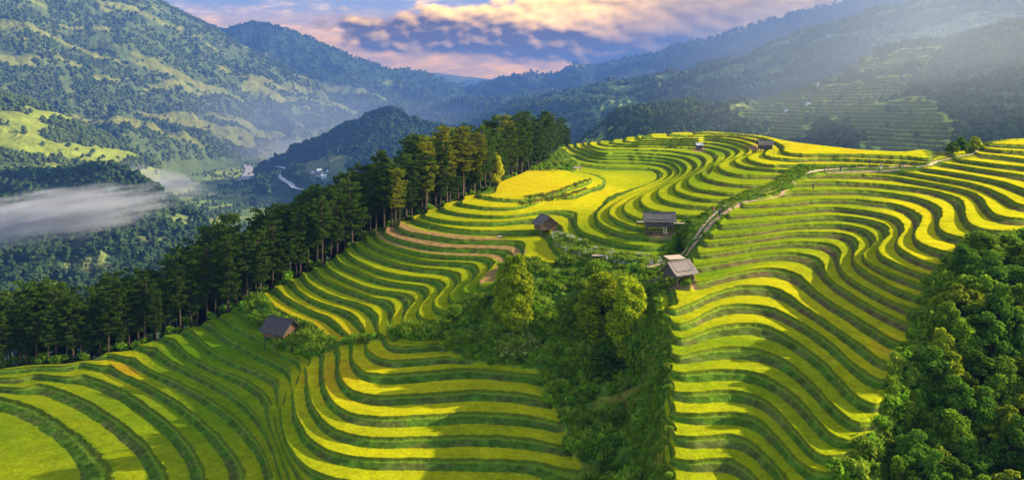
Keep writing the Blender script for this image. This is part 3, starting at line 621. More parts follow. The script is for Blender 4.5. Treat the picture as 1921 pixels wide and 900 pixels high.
def far_ribbon(name, pts, w, mat, lift=1.5):
    P = [far_surf(a, b) for a, b in catmull(pts, 1.5)]; P = np.array([p[:] for p in P if p is not None])
    for k in range(3): P = blur(P, 1.2, 0)
    P[:,2] += lift; t_ = np.gradient(P[:,:2], axis=0); t_ /= np.linalg.norm(t_, axis=1)[:,None]+1e-9; n_ = np.column_stack([-t_[:,1], t_[:,0]])
    A = P.copy(); B = P.copy(); A[:,:2] += n_*w/2; B[:,:2] -= n_*w/2; n = len(P)
    return tag(mesh_np(name, np.vstack([A,B]), np.array([(i,i+1,n+i+1,n+i) for i in range(n-1)]), mat, True), kind='structure')
def valley_ribbon(name, pts, w, mat, z0=-252, lift=3.0):
    q = catmull(pts, 3.0); P = []
    for a, b in q:
        D = -(z0+lift)*F/(b-HY); x = (a-CU)/F*D
        z = z0 + 10*float(fbm(x/500, D/500, 71, 4)) + 4*float(ridged(x/160, D/160, 72, 3)) + lift
        P.append((x, D, z))
    P = np.array(P); t_ = np.gradient(P[:,:2], axis=0); t_ /= np.linalg.norm(t_, axis=1)[:,None]; n_ = np.column_stack([-t_[:,1], t_[:,0]])
    w_ = w*(1+.35*fbm(P[:,0]/60, P[:,1]/60, 3, 2))
    A = P.copy(); B = P.copy(); A[:,:2] += n_*w_[:,None]/2; B[:,:2] -= n_*w_[:,None]/2
    V_ = np.vstack([A,B]); n = len(P); f = np.array([(i,i+1,n+i+1,n+i) for i in range(n-1)])
    return tag(mesh_np(name, V_, f, mat, True), kind='structure')
M_SAND = mat_noise('river_gravel', (.26,.25,.22), (.40,.37,.33), .02, .7)
valley_ribbon('river', [(425,283),(445,295),(462,308),(470,320),(462,332),(450,341)], 34, M_SAND)
M_ROAD = mat_noise('pale_road', (.48,.45,.40), (.62,.58,.52), .05, .8)
far_ribbon('road', [(516,314),(530,316),(541,321),(530,328),(527,334),(534,341),(545,347),(549,352),(560,357),(580,359)], 15, M_ROAD, 3)

# ------------------------------------------------------------------ scatter helper: one object of stuff, placed by geometry nodes
def scatter(name, pts, variants, label, cat, mat=None, tilt=.12, kind='stuff', squash=None):
    """pts: (n,4) x,y,z,scale; variants: list of mesh datablocks"""
    pts = np.asarray(pts, float); n = len(pts); r = np.random.default_rng(len(pts))
    me = bpy.data.meshes.new(name); me.vertices.add(n); me.vertices.foreach_set('co', pts[:,:3].astype(np.float32).ravel())
    rot = np.column_stack([r.normal(0,tilt,n), r.normal(0,tilt,n), r.uniform(0,6.283,n)]).astype(np.float32)
    sc = np.column_stack([pts[:,3]*r.uniform(.85,1.15,n), pts[:,3]*r.uniform(.85,1.15,n), pts[:,3]*r.uniform(.8,1.25,n)]).astype(np.float32)
    for nm, dt, d, key in (('rot','FLOAT_VECTOR',rot,'vector'),('scl','FLOAT_VECTOR',sc,'vector'),('var','INT',r.integers(0,len(variants),n).astype(np.int32),'value')):
        a = me.attributes.new(nm, dt, 'POINT'); a.data.foreach_set(key, d.ravel())
    me.update(); o = link(bpy.data.objects.new(name, me)); tag(o, label, cat, None, kind)
    ng = bpy.data.node_groups.new(name+'_scatter', 'GeometryNodeTree')
    ng.interface.new_socket('Geometry', in_out='INPUT', socket_type='NodeSocketGeometry'); ng.interface.new_socket('Geometry', in_out='OUTPUT', socket_type='NodeSocketGeometry')
    gi = ng.nodes.new('NodeGroupInput'); go = ng.nodes.new('NodeGroupOutput'); jn = ng.nodes.new('GeometryNodeJoinGeometry'); L = ng.links.new
    def attr(nm, dt):
        a = ng.nodes.new('GeometryNodeInputNamedAttribute'); a.data_type = dt; a.inputs['Name'].default_value = nm; return a.outputs['Attribute']
    ra = attr('rot','FLOAT_VECTOR'); sa = attr('scl','FLOAT_VECTOR'); va = attr('var','INT')
    er = ng.nodes.new('FunctionNodeEulerToRotation'); L(ra, er.inputs[0])
    for k, vm in enumerate(variants):
        src = bpy.data.objects.new(vm.name, vm)
        oi = ng.nodes.new('GeometryNodeObjectInfo'); oi.inputs['Object'].default_value = src; oi.inputs['As Instance'].default_value = True
        cmp = ng.nodes.new('FunctionNodeCompare'); cmp.data_type = 'INT'; cmp.operation = 'EQUAL'
        ii = [s_ for s_ in cmp.inputs if s_.type == 'INT']; L(va, ii[0]); ii[1].default_value = k
        ip = ng.nodes.new('GeometryNodeInstanceOnPoints')
        L(gi.outputs[0], ip.inputs['Points']); L(cmp.outputs[0], ip.inputs['Selection']); L(oi.outputs['Geometry'], ip.inputs['Instance']); L(er.outputs[0], ip.inputs['Rotation']); L(sa, ip.inputs['Scale'])
        L(ip.outputs[0], jn.inputs[0])
    L(jn.outputs[0], go.inputs[0])
    md = o.modifiers.new('scatter', 'NODES'); md.node_group = ng
    return o
def blob_mesh(name, seed, mat, n=3, leaf=None):
    """a small far-off tree crown: a few knobbly lumps, unit height"""
    r = np.random.default_rng(seed); vs = []; fs = []; b = 0
    import bmesh
    for k in range(n):
        bm = bmesh.new(); bmesh.ops.create_icosphere(bm, subdivisions=2, radius=1)
        c = np.array([r.normal(0,.16), r.normal(0,.16), .35+.4*k/max(n-1,1)]) ; rad = r.uniform(.24,.36)*(1-.25*k/n)
        P = np.array([v.co[:] for v in bm.verts]); q = 1+.35*r.standard_normal(len(P))*.6; P = P*q[:,None]*rad*np.array([1,1,.85])+c
        vs.append(P); fs += [[v.index+b for v in f.verts] for f in bm.faces]; b += len(P); bm.free()
    me = bpy.data.meshes.new(name); me.from_pydata(np.vstack(vs).tolist(), [], fs); me.materials.append(mat); me.update(); return me
fv = [blob_mesh('distant_tree', 100+k, M_FAR, 3) for k in range(4)]
rv_ = np.random.default_rng(77); n_ = 5200; uu_ = rv_.uniform(330, 700, n_); yy_ = rv_.uniform(285, 470, n_); dd_ = 252*F/(yy_-HY); xx_ = (uu_-CU)/F*dd_
kk_ = (fbm(xx_/150, dd_/220, 78, 3) > .12)|(rv_.random(n_) < .05)
FARPTS.append(np.column_stack([xx_, dd_, -252+10*fbm(xx_/500,dd_/500,71,4)+4*ridged(xx_/160,dd_/160,72,3)-1, rv_.uniform(5,12,n_)])[kk_])
fp = np.vstack(FARPTS)
RD = [far_surf(a, b) for a, b in catmull([(516,314),(530,316),(541,321),(530,328),(527,334),(534,341),(545,347),(549,352),(560,357),(580,359)], 2)]
for q in RD:       # no trees on the road or just in front of it
    if q is not None: fp = fp[~((np.abs(fp[:,0]-q.x) < 16) & (fp[:,1] > q.y-75) & (fp[:,1] < q.y+14))]
fd = np.vstack(FARDARK)
for q in RD:
    if q is not None: fd = fd[~((np.abs(fd[:,0]-q.x) < 16) & (fd[:,1] > q.y-75) & (fd[:,1] < q.y+14))]
scatter('near_valley_forest', fd, [blob_mesh('distant_tree', 120+k, M_FARD, 3) for k in range(4)], 'dark blue green forest on the knoll at the left and on the rounded hill in the valley', 'forest', tilt=.05)
scatter('far_forest', fp, fv, 'dark green forest and scattered trees covering the far mountain slopes across the valley', 'forest', tilt=.05)

# ------------------------------------------------------------------ trees
def leaves(name, centers, radii, per, size, mat, seed, flat=.35, updir=.5):
    """many small leaf faces spread through ellipsoid clumps"""
    r = np.random.default_rng(seed); P = []
    for c, rad, n in zip(centers, radii, per):
        d = r.standard_normal((n,3)); d /= np.linalg.norm(d, axis=1)[:,None]
        q = r.uniform(.25,1,n)**.45; P.append(np.asarray(c)+d*q[:,None]*np.asarray(rad))
    P = np.vstack(P); n = len(P)
    nm = r.standard_normal((n,3)); nm[:,2] += updir; nm /= np.linalg.norm(nm,axis=1)[:,None]
    a = np.cross(nm, r.standard_normal((n,3))); a /= np.linalg.norm(a,axis=1)[:,None]; b = np.cross(nm, a)
    s_ = size*r.uniform(.6,1.4,n)[:,None]
    V_ = np.stack([P-a*s_-b*s_*flat, P+a*s_*.3-b*s_*(flat+.15), P+a*s_+b*s_*flat, P-a*s_*.3+b*s_*(flat+.15)], 1).reshape(-1,3)
    me = bpy.data.meshes.new(name); m = n
    me.vertices.add(4*m); me.vertices.foreach_set('co', V_.astype(np.float32).ravel()); me.loops.add(4*m); me.loops.foreach_set('vertex_index', np.arange(4*m, dtype=np.int32))
    me.polygons.add(m); me.polygons.foreach_set('loop_start', np.arange(0,4*m,4,dtype=np.int32)); me.polygons.foreach_set('loop_total', np.full(m,4,dtype=np.int32))
    me.materials.append(mat); me.update(calc_edges=True); return me
def pine_meshes(seed, mat, H=18., low=.42, dens=1.0, wide=1.0):
    r = np.random.default_rng(seed); mb = MB(); ph = r.uniform(0,6.28); bend = r.uniform(.2,.8)
    def ax(z): return np.array([bend*math.sin(z/H*2.2+ph)*z/H, bend*math.cos(z/H*1.7+ph)*z/H, z])
    zs = np.linspace(-.8, H*.97, 12); mb.tube([ax(z) for z in zs], [.26*(1-.86*max(z,0)/H)+.03 for z in zs], 7)
    ce, ra, pe = [], [], []; z = H*low; k = 0
    while z < H*.985:
        q = (z-H*low)/(H*(1-low)); R0 = (2.75*math.sqrt(max(.05,1-((q-.42)/.66)**2)))*wide*(.72+.5*r.random())
        if q < .14: R0 *= .7
        nb = 4 if q < .85 else 3; a0 = r.uniform(0,6.28)
        for i in range(nb):
            if r.random() < .12: continue
            a = a0+i*6.283/nb+r.normal(0,.35); L = R0*r.uniform(.55,1.1); A = ax(z); up = L*r.uniform(.12,.42)
            tip = A+np.array([math.cos(a)*L, math.sin(a)*L, up])
            mb.tube([A, A+(tip-A)*.5+np.array([0,0,-.05*L]), tip], [.06,.04,.015], 4)
            for f_ in ((1.0,.62) if L > 1.3 else (1.0,)):
                c = A+(tip-A)*f_+np.array([0,0,.12]); rr = r.uniform(.55,1.15)*(.75+.25*f_)*(1-.22*q)
                ce.append(c); ra.append((rr*1.15, rr*1.15, rr*.42)); pe.append(int(74*dens*rr))
        z += H*r.uniform(.028,.050)
    A = ax(H); ce.append(A); ra.append((.6,.6,.7)); pe.append(int(90*dens))
    me = leaves('crown', ce, ra, pe, .20, mat, seed+1, .3, .8)
    t_ = mb.build('trunk', M_BARK, None, True); tm_ = t_.data; bpy.data.objects.remove(t_)
    return tm_, me
def broad_meshes(seed, mat, H=8., W=5., low=.25, lumps=16, n=5200, size=.16, shape=1.0, rag=0):
    r = np.random.default_rng(seed); mb = MB(); ce, ra, pe = [], [], []
    mb.tube([(0,0,-.6),(.1*r.normal(),.1*r.normal(),H*.3),(.3*r.normal(),.3*r.normal(),H*.55)], [.022*H,.015*H,.006*H], 8)
    for k in range(lumps):
        q = (k+.5)/lumps; z = H*(low+(1-low)*(q**.9))*.93; rr = W/2*math.sin(math.pi*(.16+.72*q)**shape)
        a = k*2.4+r.normal(0,.4); d = rr*r.uniform(.45,.78); s_ = W*(r.uniform(.07,.21) if rag else r.uniform(.13,.21))*(1.15-.35*q); z += rag*r.normal(0,.35); d *= 1+rag*r.uniform(-.1,.35)
        c = np.array([math.cos(a)*d, math.sin(a)*d, z-s_*.4]); ce.append(c); ra.append((s_*1.15,s_*1.15,s_*.9)); pe.append(int(n/lumps*(s_/(W*.17))**2))
        mb.tube([(0,0,H*.3), tuple(c*np.array([.5,.5,.8])), tuple(c)], [.010*H,.006*H,.003*H], 5)
    me = leaves('crown', ce, ra, pe, size, mat, seed+1, .5, .5)
    t_ = mb.build('trunk', M_BARK, None, True); tm_ = t_.data; bpy.data.objects.remove(t_)
    return tm_, me
def tree(name, meshes, loc, rz, sc, label, cat='tree', group=None):
    e = empty(name, loc, rz); e.scale = sc if hasattr(sc,'__len__') else (sc,)*3
    tag(e, label, cat, group)
    for nm, me in zip(('trunk','crown'), meshes): link(bpy.data.objects.new(nm, me), e)
    return e
PV = [pine_meshes(200+k, M_PINE, 18, low=(.20,.34,.27,.42,.16)[k], dens=1.2, wide=(1.3,1.1,1.45,1.25,1.0)[k]) for k in range(5)]
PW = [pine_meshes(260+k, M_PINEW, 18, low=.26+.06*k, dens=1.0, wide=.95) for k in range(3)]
SKY_L = [(-120,560),(0,546),(30,538),(60,530),(100,516),(130,520),(160,535),(185,520),(205,512),(240,512),(280,490),(310,480),(335,462),(370,452),(400,428),(430,403),(460,408),(500,396),(530,392),(560,372),(600,348),(640,330),(680,312),(720,290),(745,280),(765,256),(800,245),(840,238),(870,240),(890,244),(925,232),(950,222),(975,218),(1000,212),(1030,212),(1055,222),(1066,245)]
crx = np.array([p[0] for p in CREST]); cry = np.array([p[1] for p in CREST]); skx = np.array([p[0] for p in SKY_L]); skyy = np.array([p[1] for p in SKY_L])
DCR = np.interp(np.arange(-120,1100), ucol, Dd[0])
r = random.Random(11)
def pine_at(u, back, top, meshes, label, group, frac=None, name='pine_tree', cat='pine tree', thin=1.0):
    D = DCR[int(u)+120]+back; p = surf_at(u, D); ht = -(top-HY)/F*p.y - p.z
    sc = ht/18.; k = thin*(.75*sc+.25*.85)*r.uniform(.85,1.15)
    e_ = tree(name, meshes, (p.x, p.y, p.z), r.uniform(0,6.28), (k, k, sc), label, cat, group); e_.rotation_euler = (r.gauss(0,.03), r.gauss(0,.03), e_.rotation_euler[2]); return e_, ht
n_p = 0
SEG = [(-130,150,'dark green pine with a bare trunk in the belt behind the lower left terraces'),(150,330,'tall dark pine in the belt right above the lowest left terrace edges'),
       (330,500,'dark spreading pine in the belt between the lower left terraces and the valley'),(500,650,'dense dark pine on the ridge above the hut in the hollow'),
       (650,780,'shaded pine on the ridge beside the brown harvested terraces'),(780,1075,'pine in the tall grove behind the yellow field')]
def seg(u): return next(s_[2] for s_ in SEG if s_[0] <= u < s_[1])
u = -118.
while u < 1068:
    top = np.interp(u, skx, skyy); base = np.interp(u, crx, cry)
    for row in range(3):
        uu_ = u+r.uniform(-6,6)
        if not -119 < uu_ < 1072: continue
        back = (r.uniform(1.0,5), r.uniform(8,17), r.uniform(19,32))[row] if uu_ < 975 else (r.uniform(1,4), r.uniform(6,12), r.uniform(13,20))[row]
        if 985 < uu_ < 1040 and row == 0: back += 2
        tt = top + ((base-top)*r.uniform(.12,.45), (base-top)*r.uniform(.0,.30), (base-top)*r.uniform(-.03,.18))[row]
        if row == 2 and r.random() < .3: continue
        m_ = PV[r.randrange(5)]
        pine_at(uu_, back, tt, m_, seg(uu_), 'pine trees along the ridge'); n_p += 1
    u += (17 if u < 500 else 14 if u < 760 else 13)
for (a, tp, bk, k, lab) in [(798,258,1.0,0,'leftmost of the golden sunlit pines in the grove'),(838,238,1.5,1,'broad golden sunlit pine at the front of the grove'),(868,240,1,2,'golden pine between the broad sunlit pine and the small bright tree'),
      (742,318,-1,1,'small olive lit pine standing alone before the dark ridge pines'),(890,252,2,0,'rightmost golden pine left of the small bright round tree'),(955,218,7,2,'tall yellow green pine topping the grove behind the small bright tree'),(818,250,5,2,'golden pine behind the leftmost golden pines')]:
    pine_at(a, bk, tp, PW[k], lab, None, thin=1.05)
def put_tree(u, base, top, wpx, meshes, H, W, label, name='broadleaf_tree', cat='tree', group=None, rz=0, back=0):
    p = surf(u, base)
    if back: p = surf_at(u, p.y+back)
    ht = -(top-HY)/F*p.y-p.z; sx = wpx/F*p.y/W
    return tree(name, meshes, p, rz, (sx,sx,ht/H), label, cat, group)
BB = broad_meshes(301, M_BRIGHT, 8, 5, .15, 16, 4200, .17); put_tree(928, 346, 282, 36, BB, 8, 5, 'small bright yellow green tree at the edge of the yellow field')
BS = [broad_meshes(330+k, (M_WOODS,M_WOODS2,M_WOODS3,M_WOODS2,M_WOODS)[k], (7,7,7,8.5,7)[k], 6, .02, (24,34,20,30,40)[k], (7000,9000,6500,8000,9000)[k], (.24,.20,.26,.22,.2)[k], .7, (1,1.2,1.4,1.5,.8)[k]) for k in range(5)]
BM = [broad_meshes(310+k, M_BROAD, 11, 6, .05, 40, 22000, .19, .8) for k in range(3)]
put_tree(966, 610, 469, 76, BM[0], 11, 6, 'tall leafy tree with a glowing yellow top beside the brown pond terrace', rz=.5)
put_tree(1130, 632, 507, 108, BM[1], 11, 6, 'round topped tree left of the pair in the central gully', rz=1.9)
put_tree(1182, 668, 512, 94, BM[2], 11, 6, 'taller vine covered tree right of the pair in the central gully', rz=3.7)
put_tree(1150, 690, 592, 90, BS[1], 11, 6, 'dark leafy tree below the bright pair in the central gully', rz=5)
for (a,b,tp,wp,k,lab) in [(1787,286,266,26,0,'yellow green round bush beside the path at the top right'),(1803,283,257,26,1,'round bush in the middle of the three by the upper path'),(1829,282,255,30,2,'largest dark round bush near the upper end of the path'),
      (1773,655,568,74,0,'round tree with a yellowish top at the edge of the right woodland'),(1748,735,648,100,1,'broad green tree lowest at the left edge of the right woodland'),(1768,700,612,70,2,'leafy tree between the yellowish topped tree and the broad low one')]:
    put_tree(a,b,tp,wp,BS[k],7,6,lab, rz=k*1.3)
rw = random.Random(5)
for j, yb in enumerate(range(492, 960, 42)):
    x0 = np.interp(yb, [470,500,560,640,712,960],[1850,1815,1800,1800,1790,1680]) 
    x = x0+rw.uniform(0,25)
    while x < 2030:
        b = yb+rw.uniform(-12,12); h_ = rw.uniform(62,98)*(1 if yb > 540 else .7)
        put_tree(x, b, b-h_, rw.uniform(62,98), BS[rw.randrange(5)], 7, 6, 'dense green woodland tree in the shaded mass at the lower right', 'woodland_tree', 'tree', 'woodland trees at the lower right', rz=rw.uniform(0,6))
        x += rw.uniform(42,62)
p = far_surf(1295, 205)
tree('broadleaf_tree', BS[1], (p.x,p.y,p.z-1), 0, (2.4,2.4,3.0), 'single dark tree standing out on the hazy ridge behind the terraces', 'tree')
for k, (a,b,sc) in enumerate([(1160,214,1.2),(1362,202,1.2),(1620,118,1.1),(1405,194,.9)]):
    p = far_surf(a, b)
    if p: tree('broadleaf_tree', BS[k%3], (p.x,p.y,p.z-1), k, (sc*1.5,sc*1.5,sc*1.5), ['dark tree at the left end of the hazy ridge','small tree just right of the single dark ridge tree','tree on the crest above the far hazy terraces','small tree where the hazy ridge starts to climb'][k], 'tree')

# ------------------------------------------------------------------ undergrowth
def along(pts, n, sd, lo, hi, seed):
    q_ = catmull(pts, .5); r_ = np.random.default_rng(seed); k_ = r_.integers(0, len(q_), n)
    P = np.array([surf(q_[a][0]+r_.normal(0,sd), q_[a][1]+r_.normal(0,sd*.45))[:] for a in k_])
    return np.column_stack([P, r_.uniform(lo,hi,n)])
def shrub_mesh(name, seed, mat, n=260, size=.13, lump=5):
    r_ = np.random.default_rng(seed); ce = [np.array([r_.normal(0,.38), r_.normal(0,.38), r_.uniform(.15,.6)]) for _ in range(lump)]
    ra = [(r_.uniform(.35,.6),)*2+(r_.uniform(.25,.42),) for _ in range(lump)]
    return leaves(name, ce, ra, [n//lump]*lump, size, mat, seed, .45, .6)
SV = [shrub_mesh('shrub', 400+k, M_SHRUB, 300, .15) for k in range(3)]+[shrub_mesh('fern', 410, M_FERN, 240, .17, 4)]
def pick(mask, n, w=None, seed=1):
    r_ = np.random.default_rng(seed); ii = np.flatnonzero(mask.ravel()); ww = (Dd.ravel()[ii])**2.2*1.0
    ww = ww/ww.sum(); k = r_.choice(ii, n, replace=True, p=ww)
    return k
tgt = wm.copy()
pathz = zone([(1262,500),(1300,440),(1345,396),(1400,372),(1470,350),(1530,318),(1700,310),(1760,300),(1760,310),(1700,322),(1543,328),(1495,340),(1440,366),(1390,380),(1355,405),(1320,450),(1290,500),(1262,520)], 1)
W1m = (wm > .6)&(UU < 1262)&(YY > 455); W3m = (wm > .6)&(UU > 1560)&(YY > 430); W2m = (wm > .7)&(UU > 1262)&(YY < 545)&(UU<1760)&(pathz < .3)
W4m = (wm > .5)&(UU < 1100)&(YY < 330)
def spts(mask, n, lo, hi, seed):
    k = pick(mask, n, seed=seed); r_ = np.random.default_rng(seed+1)
    cl = 1+.7*fbm(X.ravel()[k]*.12, Y.ravel()[k]*.12, 300, 3)
    return np.column_stack([X.ravel()[k], Y.ravel()[k], Z.ravel()[k]-.1, r_.uniform(lo,hi,n)*cl])
def blades(name, mat, seed, n=34, h=1.0, w=.05, spread=.45):
    mb = MB(); r_ = random.Random(seed)
    for _ in range(n):
        x, y = r_.gauss(0,.16), r_.gauss(0,.16); a = r_.uniform(0,6.28); hh = h*r_.uniform(.5,1.1); cx_, sx_ = math.cos(a), math.sin(a); L = spread*r_.uniform(.4,1.3)
        P_ = [(x,y,0,w*.7),(x+cx_*L*.35,y+sx_*L*.35,hh*.62,w),(x+cx_*L*.8,y+sx_*L*.8,hh*.95,w*.8),(x+cx_*L*1.25,y+sx_*L*1.25,hh*.86,w*.2)]
        vs = []
        for (px,py,pz,pw) in P_: vs += [(px-sx_*pw,py+cx_*pw,pz),(px+sx_*pw,py-cx_*pw,pz)]
        mb.add(vs, [(0,1,3,2),(2,3,5,4),(4,5,7,6)])
    o = mb.build(name, mat); me = o.data; bpy.data.objects.remove(o); return me
M_GRASS = mat_leaf('tall_grass', (.10,.20,.010), (.30,.38,.02), .4)
SV += [blades('tall_grass', M_GRASS, 601), blades('tall_grass', M_GRASS, 602, 26, 1.2, .07, .7)]
def clumpy(p_): g_ = fbm(p_[:,0]*.22, p_[:,1]*.22, 310, 3); k_ = g_ > -.10; p_[:,3] *= np.clip(.7+1.6*g_, .5, 1.7); return p_[k_]
scatter('undergrowth', np.vstack([clumpy(spts(W1m&(UU<1205), 10500, .4, 1.35, 1)), spts(W1m&(UU>=1205), 1300, .25, .6, 2), spts(W3m, 2600, .7, 1.4, 3), spts(W4m, 200, .6, 1.3, 7), along([(1890,452),(1840,472),(1800,492),(1775,520),(1758,548),(1745,585),(1722,640)], 260, 9, .5, 1.2, 31)]), SV,
   'tangled dark green shrubs and ferns filling the central gully and the lower right slope', 'undergrowth')
scatter('verge_plants', spts(W2m, 2300, .2, .55, 5), SV, 'low green bushes growing on both banks of the earth path', 'undergrowth')
# ridge edge: weeds and shrubs under the pines
k = np.random.default_rng(8).integers(0, NC, 900); k = k[(ucol[k] < 1075)]
rr_ = np.random.default_rng(9); bk = rr_.uniform(.5, 30, len(k)); q = np.array([surf_at(ucol[a], Dd[0][a]+b)[:] for a, b in zip(k, bk)])
scatter('forest_floor_shrubs', np.column_stack([q, rr_.uniform(.7,1.7,len(k))]), SV[:3], 'dark shrubs on the forest floor between the ridge pines', 'undergrowth')
# flowering fallow bed and pale plants
def tuft(name, mat, seed, n=26, h=.7, w=.03):
    mb = MB(); r_ = random.Random(seed)
    for _ in range(n):
        x, y = r_.gauss(0,.3), r_.gauss(0,.3); a = r_.uniform(0,6.28); hh = h*r_.uniform(.5,1.1); c, s_ = math.cos(a)*w, math.sin(a)*w
        dx, dy = r_.gauss(0,.12), r_.gauss(0,.12)
        mb.add([(x-c,y-s_,0),(x+c,y+s_,0),(x+dx+c,y+dy+s_,hh),(x+dx-c,y+dy-s_,hh)], [(0,1,2,3)])
    o = mb.build(name, mat); me = o.data; bpy.data.objects.remove(o); return me
M_PALE = mat_noise('seed_heads', (.50,.45,.38), (.80,.74,.66), 8, .9); M_STALK = mat_leaf('maize_leaves', (.10,.16,.01), (.50,.48,.10), .3)
fm = FLW > .5; kf = pick(fm, 1500, seed=21)
scatter('wildflowers', np.column_stack([X.ravel()[kf], Y.ravel()[kf], Z.ravel()[kf], np.random.default_rng(2).uniform(.6,1.2,1500)]), [tuft('seed_head', M_PALE, 1), tuft('seed_head', M_PALE, 2), SV[3]],
   'pale seed heads and weeds covering the fallow terrace beside the path', 'wildflowers')
mz = zone([(935,640),(1000,636),(1010,660),(985,672),(940,668)],1) > .5; km = pick(mz, 75, seed=22)
scatter('maize', np.column_stack([X.ravel()[km], Y.ravel()[km], Z.ravel()[km]+.3, np.random.default_rng(3).uniform(.8,1.4,75)]), [shrub_mesh('maize_plant', 505, M_STALK, 30, .22, 3), SV[3]],
   'patch of pale yellow maize in the dark gully', 'maize')

M_DRY = mat_leaf('dry_weeds', (.09,.10,.02), (.34,.26,.07), .3)
scatter('bund_weeds', np.vstack([along([(985,371),(1027,366),(1060,356),(1085,346),(1108,338)], 110, 2.5, .3, .75, 1), along([(975,383),(1000,380),(1030,375),(1068,366),(1100,356)], 110, 2.5, .3, .8, 2)]), [shrub_mesh('weed', 500, M_DRY, 120, .14, 3), SV[3]],
   'dry brown and green weeds along the two bunds crossing the yellow field', 'weeds')
# ------------------------------------------------------------------ paths
def ribbon(name, pts, w, mat, lift=.05, n=3):
    P = np.array([surf(a, b)[:] for a, b in catmull(pts, .8)]); P = P[np.insert(np.hypot(*np.diff(P[:,:2],axis=0).T) > .05, 0, True)]
    for k_ in range(2): P = blur(P, 2.0, 0)
    seglen = np.insert(np.cumsum(np.hypot(*np.diff(P[:,:2],axis=0).T)),0,0); m = int(seglen[-1]/.4); s_ = np.linspace(0,seglen[-1],m)
    P = np.column_stack([np.interp(s_, seglen, P[:,i]) for i in range(3)])
    t_ = np.gradient(P[:,:2], axis=0); t_ /= np.linalg.norm(t_,axis=1)[:,None]+1e-9; n_ = np.column_stack([-t_[:,1],t_[:,0]])
    ww = w*(1+.3*fbm(s_*.4, s_*0, 3, 3)); rows = []
    for q_ in np.linspace(-.5,.5,n):
        A = P.copy(); A[:,:2] += n_*(ww*q_)[:,None]
        zz = np.array([zat(a[0], a[1]) for a in A]); A[:,2] = np.maximum(zz, A[:,2]-.25)+lift; rows.append(A)
    rows = np.array(rows); rows[:,:,2] = blur(rows[:,:,2], 1.5, 1)
    return tag(mesh_np(name, rows.reshape(-1,3), grid_faces(n, m), mat, True), kind='structure')
ribbon('path', [(1200,502),(1213,501),(1240,496),(1265,484),(1283,475),(1292,462),(1303,448),(1315,430),(1338,404),(1350,393),(1375,377),(1394,370),(1435,358),(1460,345),(1490,332),(1530,321),(1560,318),(1600,315),(1660,314.5),(1710,313.5)], .7, M_PATH, .06)
ribbon('path', [(1718,314),(1745,310),(1756,304),(1775,300),(1800,294),(1822,290),(1835,283),(1845,276)], .8, M_PATH, .06)
ribbon('path', [(1288,482),(1300,462),(1318,440),(1335,420),(1350,407),(1364,397),(1395,381),(1430,374),(1462,366),(1480,352),(1492,341)], .85, M_DIRT, .06)
ribbon('path', [(1550,325),(1600,323),(1650,322),(1690,319)], 1.2, M_DIRT, .06)

# ------------------------------------------------------------------ huts
def gable_roof(w, d, rise, over, th, mat, name, parent, z):
    """ridge along x; w = length, d = span"""
    mb = MB(); L = w/2+over; S = d/2+over*.9; k = rise/(d/2); nx_, ns = 14, 6; rj = random.Random(int(w*100))
    for sgn in (1,-1):
        vs, fs = [], []
        for i in range(nx_+1):
            for j in range(ns+1):
                x_ = -L+2*L*i/nx_; y_ = S*j/ns; jx = rj.uniform(-.04,.04)*(1 if i in (0,nx_) else .3); dzz = rj.uniform(-.03,.03)+(-.10*math.sin(math.pi*i/nx_) if j < ns else rj.uniform(-.06,.02))
                vs.append((x_+jx, sgn*y_, z+rise-k*y_+dzz))
        n = len(vs); vs += [(a,b,c-th) for a,b,c in vs]
        for i in range(nx_):
            for j in range(ns):
                a = i*(ns+1)+j; q_ = (a,a+1,a+ns+2,a+ns+1); fs += [q_, tuple(x_+n for x_ in q_[::-1])]
        for i in range(nx_):
            for j in (0,ns): a = i*(ns+1)+j; fs.append((a,a+ns+1,a+ns+1+n,a+n))
        for j in range(ns):
            for i in (0,nx_): a = i*(ns+1)+j; fs.append((a,a+1,a+1+n,a+n))
        mb.add(vs, fs)
    mb.tube([(-L,0,z+rise+.03),(L,0,z+rise+.03)], .09, 6)
    return mb.build(name, mat, parent)
def boards_wall(w, h, mat, parent, M, gable=0, name='wall'):
    """vertical boards w wide, h high, standing on the local x axis; gable adds a triangle on top"""
    mb = MB(); n = max(4, int(w/.22)); bw = w/n; rj = random.Random(int(w*77+h*10))
    for i in range(n):
        x0 = -w/2+i*bw+.012; x1 = x0+bw-.024; g0 = gable*(1-abs(x0)/(w/2)); g1 = gable*(1-abs(x1)/(w/2)); o_ = rj.uniform(-.012,.012)
        p_ = [Vector(q) for q in ((x0,-.03+o_,0),(x1,-.03+o_,0),(x1,.03+o_,0),(x0,.03+o_,0),(x0,-.03+o_,h+g0),(x1,-.03+o_,h+g1),(x1,.03+o_,h+g1),(x0,.03+o_,h+g0))]
        mb.hexa([M @ q for q in p_])
    return mb.build(name, mat, parent)
